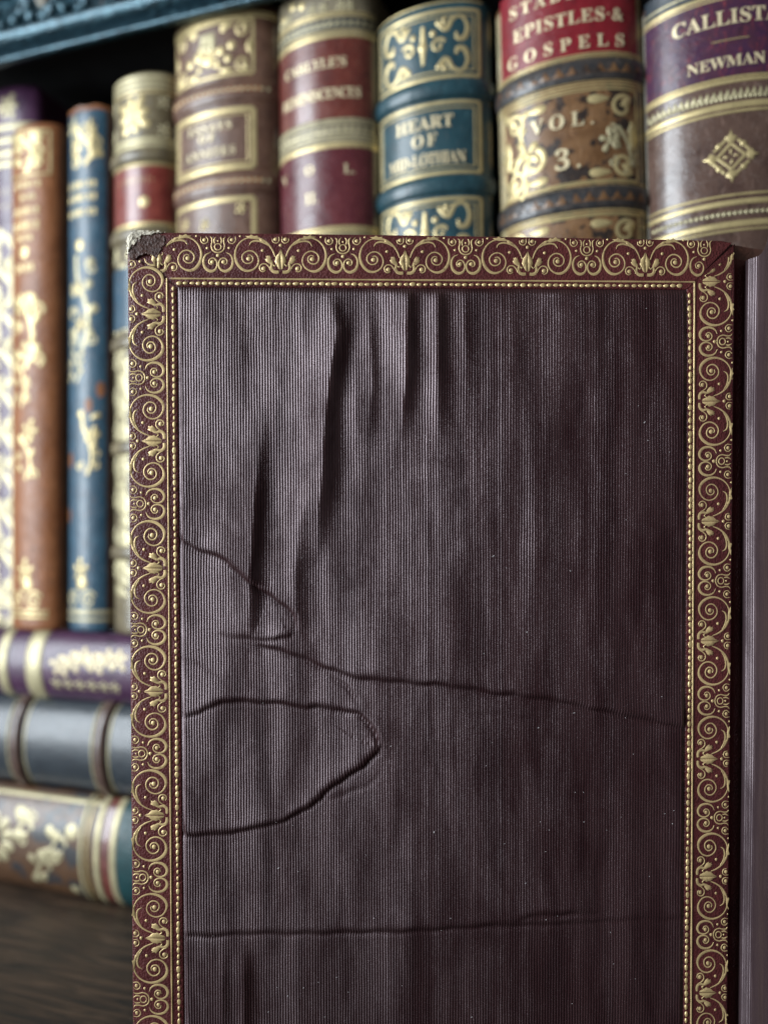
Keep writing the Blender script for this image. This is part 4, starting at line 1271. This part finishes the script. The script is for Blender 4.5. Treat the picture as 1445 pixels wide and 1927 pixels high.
at_ = silk.data.attributes.new('crease_shade', 'FLOAT', 'POINT')
at_.data.foreach_set('value', CREASE_SHADE.astype(np.float32).ravel())
silk["label"] = 'wrinkled aubergine ribbed silk panel'

# lint and dust caught on the silk
rv, rf = [], []
for k in range(90):
    x, y = rng.uniform(350, 1280), 545 + 1380 * rng.uniform() ** 0.8
    i, j = np.searchsorted(YV, y), int((x - 340) / 950 * NR * SUB)
    j = min(max(j, 0), len(cc) - 2); i = min(i, len(YV) - 2)
    c = P[i, j] + BN * 0.05
    l, an = rng.uniform(0.06, 0.15) * (2.2 if k % 9 == 0 else 1), rng.uniform(0, 3.14)
    ux, uz = np.array([math.cos(an), 0, math.sin(an)]) * l, np.array([-math.sin(an), 0, math.cos(an)]) * 0.06
    k0 = len(rv)
    rv += [c - ux, c - uz, c + ux, c + uz, c + BN * 0.07]
    rf += [[k0, k0 + 1, k0 + 4], [k0 + 1, k0 + 2, k0 + 4], [k0 + 2, k0 + 3, k0 + 4], [k0 + 3, k0, k0 + 4]]
o = mesh_obj('lint_specks', rv, rf, 'lint', book, False, BASE)
o["kind"] = 'stuff'

# hinge, silk flyleaf, text block and the far cover
def curtain(name, plan, z0, z1, mat, nz=40, fn=None, cut=None, ribs=0.0):
    pl = spline([(x, y, 0) for x, y in plan], 30 if ribs else 6)[:, :2]
    if ribs:
        ln = np.concatenate([[0], np.cumsum(np.linalg.norm(np.diff(pl, axis=0), axis=1))])
        s_ = np.concatenate([np.arange(0, 26, 0.085), np.linspace(26.2, ln[-1], 60)])
        pl = np.stack([np.interp(s_, ln, pl[:, 0]), np.interp(s_, ln, pl[:, 1])], 1)
        tg = np.gradient(pl, axis=0); tg /= np.linalg.norm(tg, axis=1)[:, None]
        pl = pl + np.stack([tg[:, 1], -tg[:, 0]], 1) * (ribs * np.abs(np.sin(math.pi * s_ / 0.51)) * (s_ < 26))[:, None]
    Q = np.zeros((nz, len(pl), 3))
    for i in range(nz):
        f_ = i / (nz - 1)
        for j, (x, y) in enumerate(pl):
            zt = z1 if cut is None else cut(j / (len(pl) - 1))
            z = z0 + (zt - z0) * f_
            dx, dy = fn(j / (len(pl) - 1), z) if fn else (0, 0)
            Q[i, j] = (x + dx, y + dy, z)
    return grid_obj(name, Q, mat, book, BASE, flip=True)
lean_dy = lambda z: (CAMZ + 55 - z) * 0.0145
hx = 66.6
curtain('hinge', [(hx - 1.8, 147.0), (hx - 0.2, 147.3), (hx + 0.7, 148.3), (hx + 1.7, 149.3), (hx + 3.0, 149.4), (hx + 5.0, 149.0)], 0.3, CAMZ + 53.5, 'maroon',
        fn=lambda f_, z: (-(CAMZ + 55 - z) * 0.003, lean_dy(z)), cut=lambda f_: CAMZ + 53.6 - 1.2 * f_)
curtain('headcap', [(hx - 1.2, 150.2), (hx + 1.5, 152.6), (hx + 5.0, 153.4), (hx + 9.5, 152.4), (hx + 14, 149.6)], CAMZ + 20, CAMZ + 57, 'rawhide',
        fn=lambda f_, z: (0, lean_dy(z)), cut=lambda f_: CAMZ + 56.2 + 0.8 * math.sin(f_ * 5))
def fly_fn(f_, z):
    k = CAMZ + 50 - z
    return (-k * 0.0026 + 0.12 * math.sin(z * 0.09) * (0.25 < f_ < 0.8), lean_dy(z) * 0.9 + 0.25 * math.sin(z * 0.05 + 1))
curtain('flyleaf', [(71.2, 150.2), (69.9, 148.8), (69.32, 147.4), (69.35, 146.5), (69.75, 145.9), (70.1, 145.3), (70.32, 144.5), (70.2, 143.2), (69.75, 141.4), (68.6, 138), (67.2, 134.4), (65.0, 127), (62, 110), (58.4, 80), (56.2, 40)],
        0.4, CAMZ + 51.8, 'flysilk', 60, fly_fn, ribs=0.10)
def solid(name, plan, z0, z1, mat):
    n_ = len(plan)
    v = [(x, y, z0) for x, y in plan] + [(x, y, z1) for x, y in plan]
    f = [list(range(n_))[::-1], [n_ + i for i in range(n_)]] + [[i, (i + 1) % n_, n_ + (i + 1) % n_, n_ + i] for i in range(n_)]
    return mesh_obj(name, v, f, mat, book, False, BASE)
solid('text_block', [(72.9, 150), (72.1, 144.0), (70.9, 139), (69.4, 134.4), (67.0, 127), (64, 110), (60.4, 80), (58.0, 40.5), (84, 36), (92, 80), (95, 140), (90, 149)], 1.5, CAMZ + 51.2, 'page')
solid('back_board', [(96.2, 150), (93.4, 80), (84.8, 33), (87.2, 32.6), (96.0, 80), (98.8, 150)], 0.3, CAMZ + 56, 'maroon')
